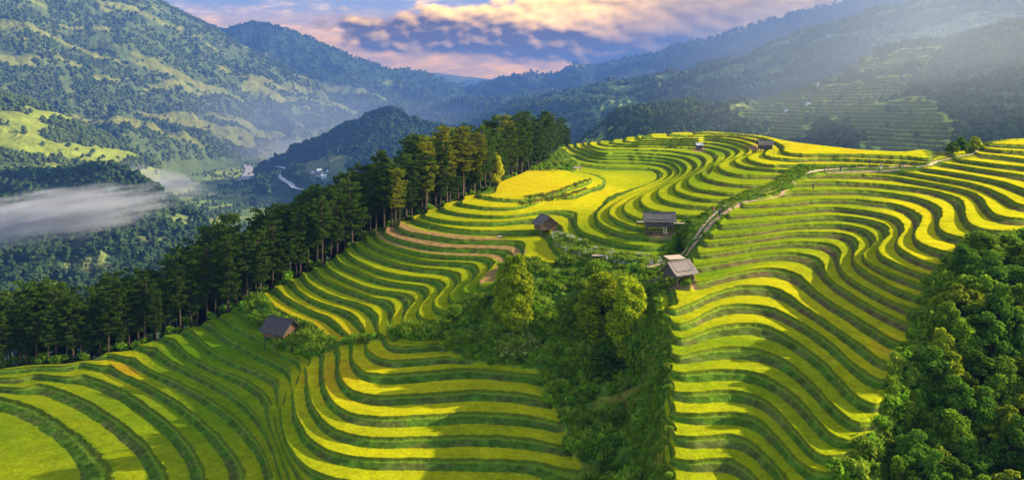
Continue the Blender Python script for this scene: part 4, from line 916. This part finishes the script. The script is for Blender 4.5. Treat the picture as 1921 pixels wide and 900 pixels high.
def hut(label, p, yaw, w, d, wall, stilt, rise, roofm, wallm, over=.55, walls=(1,1,1,1), name='field_hut', fence=False, ladder=False):
    e = empty(name, p, yaw); tag(e, label, 'hut'); zf = stilt
    for sx in (-1,0,1) if w > 4 else (-1,1):
        for sy in (-1,1):
            mb = MB(); mb.tube([(sx*w/2*.97, sy*d/2*.97, -1.6),(sx*w/2*.97, sy*d/2*.97, zf+wall)], .085, 7); mb.build('post', M_OLDWOOD, e, True)
    mb = MB(); nb = int(w/.25)
    for i in range(nb): mb.box((-w/2+(i+.5)*w/nb, 0, zf-.05), (w/nb-.03, d, .06))
    for sy in (-1,1): mb.box((0, sy*d/2*.9, zf-.15), (w, .12, .12))
    mb.build('floor', M_OLDWOOD, e)
    T_ = lambda x,y,a: Matrix.Translation((x,y,zf)) @ Matrix.Rotation(a,4,'Z')
    if walls[0]: boards_wall(w, wall, wallm, e, T_(0,-d/2,0))
    if walls[1]: boards_wall(w, wall, wallm, e, T_(0,d/2,0))
    if walls[2]: boards_wall(d, wall, wallm, e, T_(-w/2,0,math.pi/2), rise*.96)
    if walls[3]: boards_wall(d, wall, wallm, e, T_(w/2,0,math.pi/2), rise*.96)
    gable_roof(w, d, rise, over, .12, roofm, 'roof', e, zf+wall)
    if walls[0]:
        dm = MB(); dm.box((w*.18, -d/2-.05, zf+wall*.42), (.75, .05, wall*.84)); dm.build('door', M_THATCHD, e)
    if ladder:
        mb = MB(); 
        for sx in (-.25,.25): mb.tube([(w*.18+sx,-d/2-1.1,-.2),(w*.18+sx,-d/2-.1,zf)], .04, 6)
        for k_ in range(5): f_ = (k_+.7)/5.4; mb.tube([(w*.18-.25,-d/2-1.1+f_,-.2+f_*(zf+.2)),(w*.18+.25,-d/2-1.1+f_,-.2+f_*(zf+.2))], .03, 5)
        mb.build('ladder', M_PALEWOOD, e)
    return e
def platform(label, p, yaw, w, d, h, mat=M_PALEWOOD, name='drying_platform', cat='platform', roof=False):
    e = empty(name, p, yaw); tag(e, label, cat)
    for sx in (-1,1):
        for sy in (-1,1): mb = MB(); mb.tube([(sx*w/2*.9,sy*d/2*.9,-1.4),(sx*w/2*.9,sy*d/2*.9,h)], .05, 6); mb.build('leg', M_OLDWOOD, e, True)
    mb = MB(); n_ = int(d/.16)
    for i in range(n_): mb.box((0,-d/2+(i+.5)*d/n_, h+.03+.01*math.sin(i*7)), (w, d/n_-.02, .06))
    mb.build('top', mat, e); return e
h = hut('small hut with a dark grey roof and board gable beside the tongue of yellow terrace', surf(1023,437)+Vector((0,.5,.1)), R(112), 3.6, 3.6, 1.6, .45, 1.35, M_THATCH, M_BROWNWOOD)
h = hut('long roofed hut of dark boards on the red earth bank between two pale platforms', surf(1238,437)+Vector((0,.6,.3)), R(-6), 5.0, 3.1, 1.35, .95, 1.15, M_THATCH, M_OLDWOOD, .55, ladder=True)
platform('pale plank platform on the left side of the long roofed hut', surf(1207,432)+Vector((0,1.2,.3)), R(-6), 2.1, 1.3, 1.0)
platform('pale plank platform on the right side of the long roofed hut', surf(1270,435)+Vector((.2,1.0,.3)), R(-10), 2.6, 1.2, 1.1)
h3p = surf(1274,531)
hut('stilted hut with a bleached shingle roof on bare earth below the path', h3p+Vector((0,.4,.1)), R(32), 3.4, 2.8, .9, 1.05, 1.2, M_THATCHP, M_OLDWOOD, .6, walls=(1,1,1,1))
mb = MB(); q = h3p+Vector((.0,4.2,2.7)); e = empty('lean_to', h3p+Vector((.1,4.0,0)), R(20)); tag(e, 'flat pale sheet roof on posts just behind the bleached shingle hut', 'shelter')
for sx in (-1,1):
    for sy in (-1,1): mb = MB(); mb.tube([(sx*1.1,sy*.7,-1.2),(sx*1.1,sy*.7,3.0+sy*.12)], .06, 6); mb.build('post', M_OLDWOOD, e, True)
mb = MB(); mb.box((0,0,3.1),(2.9,1.9,.08), Matrix.Rotation(R(8),3,'X')); mb.build('roof', M_PALEWOOD, e)
hut('old dark thatched hut with reddish walls in the shaded hollow at lower left', surf(525,641)+Vector((0,.8,.0)), R(-28), 4.4, 3.6, 1.5, .9, 1.6, M_THATCHD, M_BROWNWOOD, .7, ladder=True)
hut('grey roofed hut with a terrace on the crest beside the yellow field', surf(1437,283)+Vector((0,.5,.1)), R(-5), 3.7, 2.8, 1.5, .6, 1.1, M_THATCH, M_OLDWOOD, .45)
platform('low pale deck around the foot of the crest hut', surf(1422,285)+Vector((0,.3,.05)), 0, 3.0, 1.4, .35, M_BROWNWOOD, 'deck', 'deck')
hut('narrow hut with a pale metal roof among the upper bowl terraces', surf(1312,281)+Vector((0,.3,.1)), R(10), 2.0, 2.0, 1.4, .5, .55, M_TIN, M_OLDWOOD, .5)
platform('small pale platform on thin poles at the edge of the fallow terrace', surf(1122,493)+Vector((0,.2,-.3)), R(8), 2.0, 1.3, 1.5)
e = empty('shed', surf(1083,322)+Vector((0,.8,0)), R(10)); tag(e, 'tiny pinkish shed roof showing at the rear edge of the yellow field', 'shed')
for sx in (-1,1):
    for sy in (-1,1): mb = MB(); mb.tube([(sx*1.1,sy*.7,-1.0),(sx*1.1,sy*.7,1.0)], .06, 6); mb.build('post', M_OLDWOOD, e, True)
mb = MB(); mb.box((0,0,1.1),(3.0,1.8,.1), Matrix.Rotation(R(14),3,'X')); mb.build('roof', M_THATCHP, e)
mb = MB(); mb.tube([(0,0,-.3),(0,0,.8)], .18, 8)
pm = surf(937,445); mb = MB(); 
for i in range(7): mb.tube([(-.55+.02*i,-.3+.1*i,.12+.12*(i%2)),(.55,-.28+.1*i,.14+.12*(i%2))], [.09,.12], 6)
b_ = mb.build('straw_bundle', mat_noise('straw', (.45,.32,.16), (.68,.52,.30), 6, .9)); b_.location = pm; tag(b_, 'little pale straw bundle lying on the brown harvested terrace', 'straw bundle')
mb = MB(); mb.tube([(0,0,-.4),(0,0,2.1)], .045, 6); b_ = mb.build('pole', M_OLDWOOD); b_.location = surf(1451,292); tag(b_, 'thin upright pole in the yellow terrace below the crest hut', 'pole')
def fence(label, pts, mat=M_PALEWOOD):
    P = [surf(a,b)+Vector((0,0,0)) for a,b in pts]; e = empty('fence', P[0]); tag(e, label, 'fence')
    for a, b in zip(P[:-1], P[1:]):
        n_ = max(1, int((b-a).length/1.2))
        for i in range(n_+1):
            q_ = a.lerp(b, i/n_)-P[0]; mb = MB(); mb.tube([q_+Vector((0,0,-.3)), q_+Vector((.02,0,.85))], .035, 5); mb.build('post', M_OLDWOOD, e)
    for h_ in (.35,.72): mb = MB(); mb.tube([p_-P[0]+Vector((0,0,h_)) for p_ in P], .028, 5); mb.build('rail', mat, e)
fence('rough pole fence round the small garden left of the bleached shingle hut', [(1203,541),(1222,534),(1238,528)])
for k, (a, b, lab) in enumerate([(1296,527,'stack of cut firewood on the bare earth right of the bleached shingle hut'), (1216,441,'stack of firewood below the left end of the long roofed hut')]):
    mb = MB(); rj = random.Random(k+9)
    for i in range(7):
        for j in range(4): y_ = -.6+.2*i+rj.uniform(-.02,.02); mb.tube([(-.45+rj.uniform(-.06,.06), y_, .1+.17*j),(.45+rj.uniform(-.06,.06), y_+rj.uniform(-.04,.04), .1+.17*j)], rj.uniform(.06,.09), 6)
    o = mb.build('woodpile', M_BROWNWOOD); o.location = surf(a,b)+Vector((0,.2,0)); o.rotation_euler = (0,0,R(70+k*30)); tag(o, lab, 'woodpile')
# far houses
M_WALL = mat_noise('limewash', (.60,.58,.54), (.78,.76,.72), .3, .9); M_RF = mat_noise('tile_roof', (.25,.14,.10), (.42,.26,.19), .4, .9); M_RF2 = mat_noise('sheet_roof', (.45,.48,.52), (.6,.62,.66), .4, .6)
def house(p, yaw, w, rm, label, group):
    e = empty('house', p, yaw); tag(e, label, 'house', group); mb = MB(); d_ = w*.62; hh = w*.42
    mb.hexa([Vector(q_) for q_ in ((-w/2,-d_/2,-2),(w/2,-d_/2,-2),(w/2,d_/2,-2),(-w/2,d_/2,-2),(-w/2,-d_/2,hh),(w/2,-d_/2,hh),(w/2,d_/2,hh),(-w/2,d_/2,hh))]); mb.build('wall', M_WALL, e)
    mb = MB(); o_ = w*.08; r_ = w*.24
    vs_h = [(-w/2-o_,-d_/2-o_,hh-.1),(w/2+o_,-d_/2-o_,hh-.1),(w/2+o_,d_/2+o_,hh-.1),(-w/2-o_,d_/2+o_,hh-.1),(-w/2-o_,0,hh+r_),(w/2+o_,0,hh+r_)]
    mb.add(vs_h, [(0,1,5,4),(2,3,4,5),(0,4,3),(1,2,5),(0,3,2,1)]); mb.build('roof', rm, e)
for i,(a,b) in enumerate([(588,326),(598,323),(606,328),(613,322),(597,333),(608,335),(585,336)]):
    p = far_surf(a,b)
    if p: house(p, i*.7, 9+i%3*2, (M_RF,M_RF2)[i%2], 'white walled house in the village at the foot of the wooded valley hill', 'village houses')
for i,(a,b) in enumerate([(1187,149),(1411,168),(1536,159),(1516,197),(1476,210),(1649,76),(1640,86),(1554,70),(1412,104)]):
    p = far_surf(a,b)
    if p: house(p, i*.9, (9,9,5,4.5,4.5,8,8,9,9)[i], (M_RF2,M_RF)[i%3==2], 'tiny pale house scattered on the hazy slope at the upper right', 'houses on the right slopes')

# ------------------------------------------------------------------ people
def skin_obj(name, joints, edges, mat, parent=None, sub=2):
    me = bpy.data.meshes.new(name); me.from_pydata([j[:3] for j in joints], edges, []); me.materials.append(mat)
    o = link(bpy.data.objects.new(name, me), parent); sk = o.modifiers.new('skin','SKIN'); sk.use_smooth_shade = True
    me.skin_vertices.new() if not me.skin_vertices else None
    for i, j in enumerate(joints): me.skin_vertices[0].data[i].radius = j[3] if hasattr(j[3],'__len__') else (j[3], j[3])
    me.skin_vertices[0].data[0].use_root = True
    sb = o.modifiers.new('sub','SUBSURF'); sb.levels = 1; sb.render_levels = sub; return o
def person(p, yaw, label, top='indigo', legs='black', hat=None, bend=0, stride=.12, basket=False, sc=1.0, load=None):
    """standing or stooping adult, 1.62 m"""
    cb, sb_ = math.cos(bend), math.sin(bend)
    def B(x, y, z):      # bend the torso forward (towards -y) about the hips
        dz_ = z-.88; return (x, y*cb-dz_*sb_, .88+dz_*cb+y*sb_)
    J = [(0,0,.88,(.13,.09)), B(0,0,1.05)+((.12,.085),), B(0,0,1.25)+((.14,.09),), B(0,0,1.36)+((.11,.07),), B(0,-.01,1.42)+(.048,), B(0,-.03,1.50)+((.072,.08),), B(0,-.03,1.58)+((.068,.078),),
         (.085,-.0,.80,.085),(.095,-stride,.46,.055),(.095,-stride*.6,.09,.038),(.095,-stride*.6-.15,.035,.032),
         (-.085,0,.80,.085),(-.095,stride*.4,.46,.055),(-.095,stride,.09,.038),(-.095,stride-.15,.035,.032)]
    ar = [B(.18,0,1.33)+(.05,), B(.23,-.02,1.08)+(.038,), B(.21,-.14,.88)+(.03,), B(.20,-.19,.81)+(.026,), B(-.18,0,1.33)+(.05,), B(-.23,-.02,1.08)+(.038,), B(-.21,-.12,.86)+(.03,), B(-.20,-.16,.79)+(.026,)]
    if bend > .5:
        ar = [B(.18,0,1.33)+(.05,), B(.2,-.2,1.2)+(.038,), B(.15,-.42,1.18)+(.03,), B(.14,-.50,1.16)+(.026,), B(-.18,0,1.33)+(.05,), B(-.2,-.2,1.2)+(.038,), B(-.15,-.42,1.18)+(.03,), B(-.14,-.5,1.16)+(.026,)]
    E = [(0,1),(1,2),(2,3),(3,4),(4,5),(5,6),(0,7),(7,8),(8,9),(9,10),(0,11),(11,12),(12,13),(13,14),(3,15),(15,16),(16,17),(17,18),(3,19),(19,20),(20,21),(21,22)]
    o = skin_obj('person', J+ar, E, M_SKIN); o.location = p; o.rotation_euler = (0,0,yaw); o.scale = (sc,)*3; tag(o, label, 'person')
    g = .028; sh = lambda j, k_=g: j[:3]+(((j[3][0]+k_, j[3][1]+k_) if hasattr(j[3],'__len__') else j[3]+k_),)
    tj = [sh(J[1]), sh(J[2]), sh(J[3]), sh(ar[0]), sh(ar[1],.02), ar[2][:3]+(.042,), sh(ar[4]), sh(ar[5],.02), ar[6][:3]+(.042,), sh(J[0],.04)]
    skin_obj('shirt', tj, [(0,1),(1,2),(2,3),(3,4),(4,5),(2,6),(6,7),(7,8),(0,9)], M_CLOTH[top], o, 1)
    skin_obj('trousers', [sh(J[0],.035), sh(J[7]), sh(J[8]), J[9][:3]+(.055,), sh(J[11]), sh(J[12]), J[13][:3]+(.055,)], [(0,1),(1,2),(2,3),(0,4),(4,5),(5,6)], M_CLOTH[legs], o, 1)
    hx, hy, hz = B(0,-.03,1.60); mb = MB()
    if hat:
        mb.tube([(hx,hy,hz+.02),(hx,hy-.01*0,hz+.16)], [.26,.01], 14); mb.build('hat', M_CLOTH[hat], o)
    else:
        mb.tube([(hx,hy+.02,hz-.10),(hx,hy+.02,hz-.02),(hx,hy+.015,hz+.05),(hx,hy+.01,hz+.085)], [.075,.092,.075,.02], 12); mb.build('hair', M_CLOTH['black'], o, True)
    if basket:
        bx, by, bz = B(0,.22,1.12); mb = MB(); mb.tube([(bx,by,bz-.24),(bx,by,bz),(bx,by,bz+.24)], [.13,.17,.21], 12); b2 = mb.build('basket', M_CLOTH['straw']); b2.location = p; b2.rotation_euler = (0,0,yaw); tag(b2, 'woven back basket carried by the '+basket, 'basket')
    return o
def pp(u, y, dy=0): return surf(u, y)+Vector((0,dy,.03))
person(pp(1631,311), R(60), 'standing farmer in dark clothes among the green terrace rows above the path', 'indigo', 'black', basket='farmer standing in the rows above the path')
person(pp(1653,319), R(-80), 'farmer in a pale top and white trousers walking on the path', 'grey', 'white', hat='straw', stride=.2)
person(pp(1688,318), R(30), 'farmer in black bending on the path near its bright right end', 'black', 'black', bend=.6)
person(pp(1697,319), R(-60), 'stooping figure in white at the right of the path group', 'white', 'pink', bend=1.0)
person(pp(1553,323), R(100), 'figure in a pink jacket leaning forward on the path', 'pink', 'grey', bend=.5)
person(pp(1546,324), R(-20), 'crouching figure in white left of the pink jacket', 'white', 'grey', bend=1.1, sc=.85)
person(pp(1576,323), R(10), 'dark clothed farmer standing on the path right of the pink jacket', 'black', 'indigo', stride=.05)
person(pp(1525,356), R(70), 'farmer in black standing alone in the terraced rice below the path', 'black', 'black', hat='grey')
person(pp(1339,402), R(30), 'walker in a reddish top on the path below the bend', 'red', 'grey', stride=.22)
person(pp(1350,407), R(-30), 'walker in blue black clothes right behind the one in red', 'indigo', 'black', stride=.18)
person(pp(1414,268), R(0), 'figure in red on the left of the pair at the crest hut', 'red', 'black')
person(pp(1420,268), R(40), 'figure in pinkish clothes on the right of the pair at the crest hut', 'pink', 'black')
person(pp(1399,267), R(90), 'small dark figure alone at the crest left of the hut', 'black', 'black', sc=.85)
# ------------------------------------------------------------------ camera, sun, sky, air
cam = bpy.data.cameras.new('camera'); camo = bpy.data.objects.new('camera', cam); scene.collection.objects.link(camo); scene.camera = camo
camo.rotation_euler = (R(90),0,0); cam.sensor_width = 36; cam.lens = F/1921*36; cam.shift_y = -(450-HY)/1921; cam.clip_end = 60000; cam.clip_start = 1
SAZ, SEL = R(80), R(23)
sv = Vector((math.sin(SAZ)*math.cos(SEL), math.cos(SAZ)*math.cos(SEL), math.sin(SEL)))
sl = bpy.data.lights.new('sun', 'SUN'); slo = bpy.data.objects.new('sun', sl); scene.collection.objects.link(slo)
sl.energy = 4.6; sl.angle = R(.5); sl.color = (1,.86,.62); slo.rotation_euler = sv.to_track_quat('Z','Y').to_euler()
EXPO = 1.85
w = bpy.data.worlds.new('World'); scene.world = w; w.use_nodes = True; w.cycles.sampling_method = 'MANUAL'; w.cycles.sample_map_resolution = 512; nt = w.node_tree
for n in list(nt.nodes): nt.nodes.remove(n)
out = nt.nodes.new('ShaderNodeOutputWorld'); bg = nt.nodes.new('ShaderNodeBackground'); sky = nt.nodes.new('ShaderNodeTexSky')
sky.sky_type = 'NISHITA'; sky.sun_disc = False; sky.sun_elevation = SEL; sky.sun_rotation = SAZ; sky.altitude = 1200; sky.dust_density = 2.0; sky.air_density = 1.0
tc = nt.nodes.new('ShaderNodeTexCoord').outputs['Generated']; sep = nt.nodes.new('ShaderNodeSeparateXYZ'); nt.links.new(tc, sep.inputs[0])
def M_(op, a, b=None, c=None, clamp=False): return mathn(nt, op, a, b, c, clamp)
yy_ = M_('MAXIMUM', sep.outputs[1], .05)
az = M_('DIVIDE', sep.outputs[0], yy_); el = M_('DIVIDE', sep.outputs[2], yy_)      # slopes of the view ray: sideways and up
def mrange(v, a0, a1, b0, b1, smooth=False):
    n = nt.nodes.new('ShaderNodeMapRange'); n.interpolation_type = 'SMOOTHSTEP' if smooth else 'LINEAR'
    nt.links.new(v, n.inputs['Value'])
    for k, x in zip(('From Min','From Max','To Min','To Max'), (a0,a1,b0,b1)): n.inputs[k].default_value = x
    return n.outputs['Result']
def cloud(daz=0, del_=0):
    """density of the long cumulus bank in the west, as a function of the direction looked in"""
    a2 = M_('ADD', az, daz); e2 = M_('ADD', el, del_)
    cb = nt.nodes.new('ShaderNodeCombineXYZ'); nt.links.new(a2, cb.inputs[0]); nt.links.new(M_('MULTIPLY', e2, 1.7), cb.inputs[1])
    n0 = noise(nt, cb.outputs[0], 7, 2, .5); n1 = noise(nt, cb.outputs[0], 20, 6, .55)
    vo = nt.nodes.new('ShaderNodeTexVoronoi'); vo.feature = 'F1'; vo.inputs['Scale'].default_value = 26; vo.inputs['Detail'].default_value = 1.5; vo.inputs['Roughness'].default_value = .5
    nt.links.new(cb.outputs[0], vo.inputs['Vector'])
    nn = M_('ADD', M_('MULTIPLY', M_('SUBTRACT', n0, .5), 3.0), M_('MULTIPLY', M_('SUBTRACT', n1, .5), 2.4))
    nn = M_('ADD', nn, M_('MULTIPLY', M_('SUBTRACT', .45, vo.outputs['Distance']), 1.5))
    base = M_('ADD', mrange(a2, -.24, .13, .060, .034), mrange(a2, .13, .45, 0, -.03))
    top = M_('ADD', mrange(a2, -.26, .0, .120, .138), mrange(a2, .0, .25, 0, .16))
    lo = M_('MULTIPLY', M_('SUBTRACT', e2, base), 75); hi = M_('MULTIPLY', M_('SUBTRACT', top, e2), 60); lf = M_('MULTIPLY', M_('ADD', a2, .262), 22)
    s_ = M_('SMOOTH_MIN', M_('SMOOTH_MIN', M_('ADD', lo, M_('MULTIPLY', nn, .45)), M_('ADD', hi, nn), .6), M_('ADD', lf, nn), .6)
    return s_, nn, lo
d0, nn0, lo0 = cloud(); d1, nn1, lo1 = cloud(.006, .006)
cm_ = mrange(d0, -.15, .75, 0, 1, True)
lit = M_('ADD', M_('MULTIPLY', M_('SUBTRACT', nn0, nn1), .42), mrange(lo0, 2.6, 5.8, .0, .72, True), None, True)
K = 2.1/2**EXPO      # the bank is seen through miles of air
base_s = nt.nodes.new('ShaderNodeVectorMath'); base_s.operation = 'SCALE'; nt.links.new(sky.outputs[0], base_s.inputs[0]); base_s.inputs['Scale'].default_value = .12
vcb = nt.nodes.new('ShaderNodeCombineXYZ'); nt.links.new(az, vcb.inputs[0]); nt.links.new(M_('MULTIPLY', el, 4), vcb.inputs[1])
vn_ = noise(nt, vcb.outputs[0], 11, 7, .62)
vn_2 = noise(nt, vcb.outputs[0], 3.5, 3, .5)
veil = M_('MULTIPLY', mrange(el, .06, .125, 1.0, .12, True), M_('ADD', .62, M_('MULTIPLY', vn_, .7)), None, True)
clear = (.13*K,.26*K,.46*K)
wisp = mrange(vn_, .50, .70, 0, .7, True)
def k3(*c): return tuple(x*K for x in c)
c1 = mixc(nt, wisp, clear, k3(1.2,.85,.5))
peach = mixc(nt, mrange(vn_, .30, .72, 0, 1, True), k3(.85,.42,.08), k3(2.3,1.05,.0))
c1 = mixc(nt, veil, c1, peach)
ccol = mixc(nt, lit, k3(.10,.04,.0), k3(2.3,1.25,.25))
dark = mrange(az, .02, .24, 0, 1, True)
rt = mixc(nt, mrange(el, .045, .13, 0, 1, True), k3(.03,.04,.08), mixc(nt, mrange(nn0, -1.2, 1.2, 0, 1), k3(.14,.10,.08), k3(.42,.31,.18)))
ccol = mixc(nt, M_('MULTIPLY', dark, .85), ccol, rt)
front = M_('GREATER_THAN', sep.outputs[1], .05)
c2 = mixc(nt, front, base_s.outputs[0], mixc(nt, cm_, c1, ccol))
nt.links.new(c2, bg.inputs[0]); bg.inputs[1].default_value = 1.0; nt.links.new(bg.outputs[0], out.inputs['Surface'])
# air
HM = bpy.data.materials.new('air'); HM.use_nodes = True; hn = HM.node_tree
for n in list(hn.nodes): hn.nodes.remove(n)
ho = hn.nodes.new('ShaderNodeOutputMaterial'); pv = hn.nodes.new('ShaderNodeVolumePrincipled')
pv.inputs['Color'].default_value = (.085,.195,.54,1); pv.inputs['Density'].default_value = HAZE = 1.5e-4; pv.inputs['Anisotropy'].default_value = .1
hn.links.new(pv.outputs[0], ho.inputs['Volume'])
hb = MB(); hb.box((0, 5750, (655-290)/2), (16000, 12300, 655+290)); haze = hb.build('haze', HM); tag(haze, kind='stuff')
vs_ = scene.view_settings; vs_.view_transform = 'Standard'; vs_.look = 'None'; vs_.gamma = 1; vs_.exposure = EXPO
scene.cycles.use_denoising = True; scene.cycles.max_bounces = 5; scene.cycles.volume_bounces = 0; scene.cycles.diffuse_bounces = 3; scene.cycles.transmission_bounces = 3
scene.cycles.volume_step_rate = 1; scene.cycles.use_adaptive_sampling = True
# ------------------------------------------------------------------ mist, and an unseen cloud added for shade
def vol_mat(name, dens, color, g=.2, nscale=None, stretch=(1,1,1), cut=.4):
    m = bpy.data.materials.new(name); m.use_nodes = True; t_ = m.node_tree
    for n in list(t_.nodes): t_.nodes.remove(n)
    o_ = t_.nodes.new('ShaderNodeOutputMaterial'); v = t_.nodes.new('ShaderNodeVolumePrincipled')
    v.inputs['Color'].default_value = (*color,1); v.inputs['Anisotropy'].default_value = g; v.inputs['Density'].default_value = dens
    if nscale:
        tc_ = t_.nodes.new('ShaderNodeTexCoord'); ln = t_.nodes.new('ShaderNodeVectorMath'); ln.operation = 'LENGTH'; t_.links.new(tc_.outputs['Object'], ln.inputs[0])
        fall = mathn(t_, 'SUBTRACT', 1.0, ln.outputs['Value'], None, True)
        mp = t_.nodes.new('ShaderNodeMapping'); mp.inputs['Scale'].default_value = stretch; t_.links.new(tc_.outputs['Object'], mp.inputs[0])
        nz = noise(t_, mp.outputs[0], nscale, 4, .6)
        d_ = mathn(t_, 'SUBTRACT', mathn(t_, 'ADD', mathn(t_, 'MULTIPLY', nz, 1.5), mathn(t_, 'MULTIPLY', fall, .9)), 1.05-cut*.5, None, True)
        d_ = mathn(t_, 'MULTIPLY', mathn(t_, 'MULTIPLY', d_, mathn(t_, 'MULTIPLY', fall, 2.5, None, True)), dens); t_.links.new(d_, v.inputs['Density'])
    t_.links.new(v.outputs[0], o_.inputs['Volume']); return m
def ellipsoid(name, loc, rad, mat, label, cat, kind='stuff', rot=(0,0,0)):
    import bmesh
    bm = bmesh.new(); bmesh.ops.create_icosphere(bm, subdivisions=4, radius=1); me = bpy.data.meshes.new(name); bm.to_mesh(me); bm.free(); me.materials.append(mat)
    o = link(bpy.data.objects.new(name, me)); o.location = loc; o.scale = rad; o.rotation_euler = rot; tag(o, label, cat, None, kind); return o
def at(u, y, D): return Vector(((u-CU)/F*D, D, -(y-HY)/F*D))
MV = (.90,.93,.97)
ellipsoid('mist', at(95,405,860), (185,70,40), vol_mat('mist_low', .065, MV, .2, 2.6, (1.3,1,2.0), .15), 'long white wisp of mist drifting across the wooded knoll at the left edge', 'mist', rot=(0,R(-8),0))
ellipsoid('mist', at(300,338,1560), (125,80,34), vol_mat('mist_mid', .016, MV, .2, 1.6, (1,1,1.4)), 'pale mist lying in the valley behind the wooded knoll', 'mist', rot=(0,R(14),0))
ellipsoid('mist', at(520,285,3300), (330,300,90), vol_mat('mist_far', .0030, MV, .2, 1.5, (1,1,1.3)), 'thin mist over the river in the middle of the valley', 'mist')
ellipsoid('mist', at(500,235,3500), (1300,700,270), vol_mat('mist_valley', 8e-4, (.62,.74,.95), .1, .8), 'broad pale blue haze filling the valley below the big left mountain', 'mist')
ellipsoid('mist', at(1790,100,900), (430,420,230), vol_mat('mist_right', 1.35e-3, (.74,.86,.98), .3, .9), 'sunlit mist hanging before the hazy slope at the upper right', 'mist')
q_ = Vector((-58,135,-42))+sv*2350
ellipsoid('cloud', q_, (62,120,26), vol_mat('added_shade_cloud', .022, (.98,.98,.98), .3, 2.0), None, None, 'structure')  # added out of view, up along the sun direction, to shade the lower left terraces
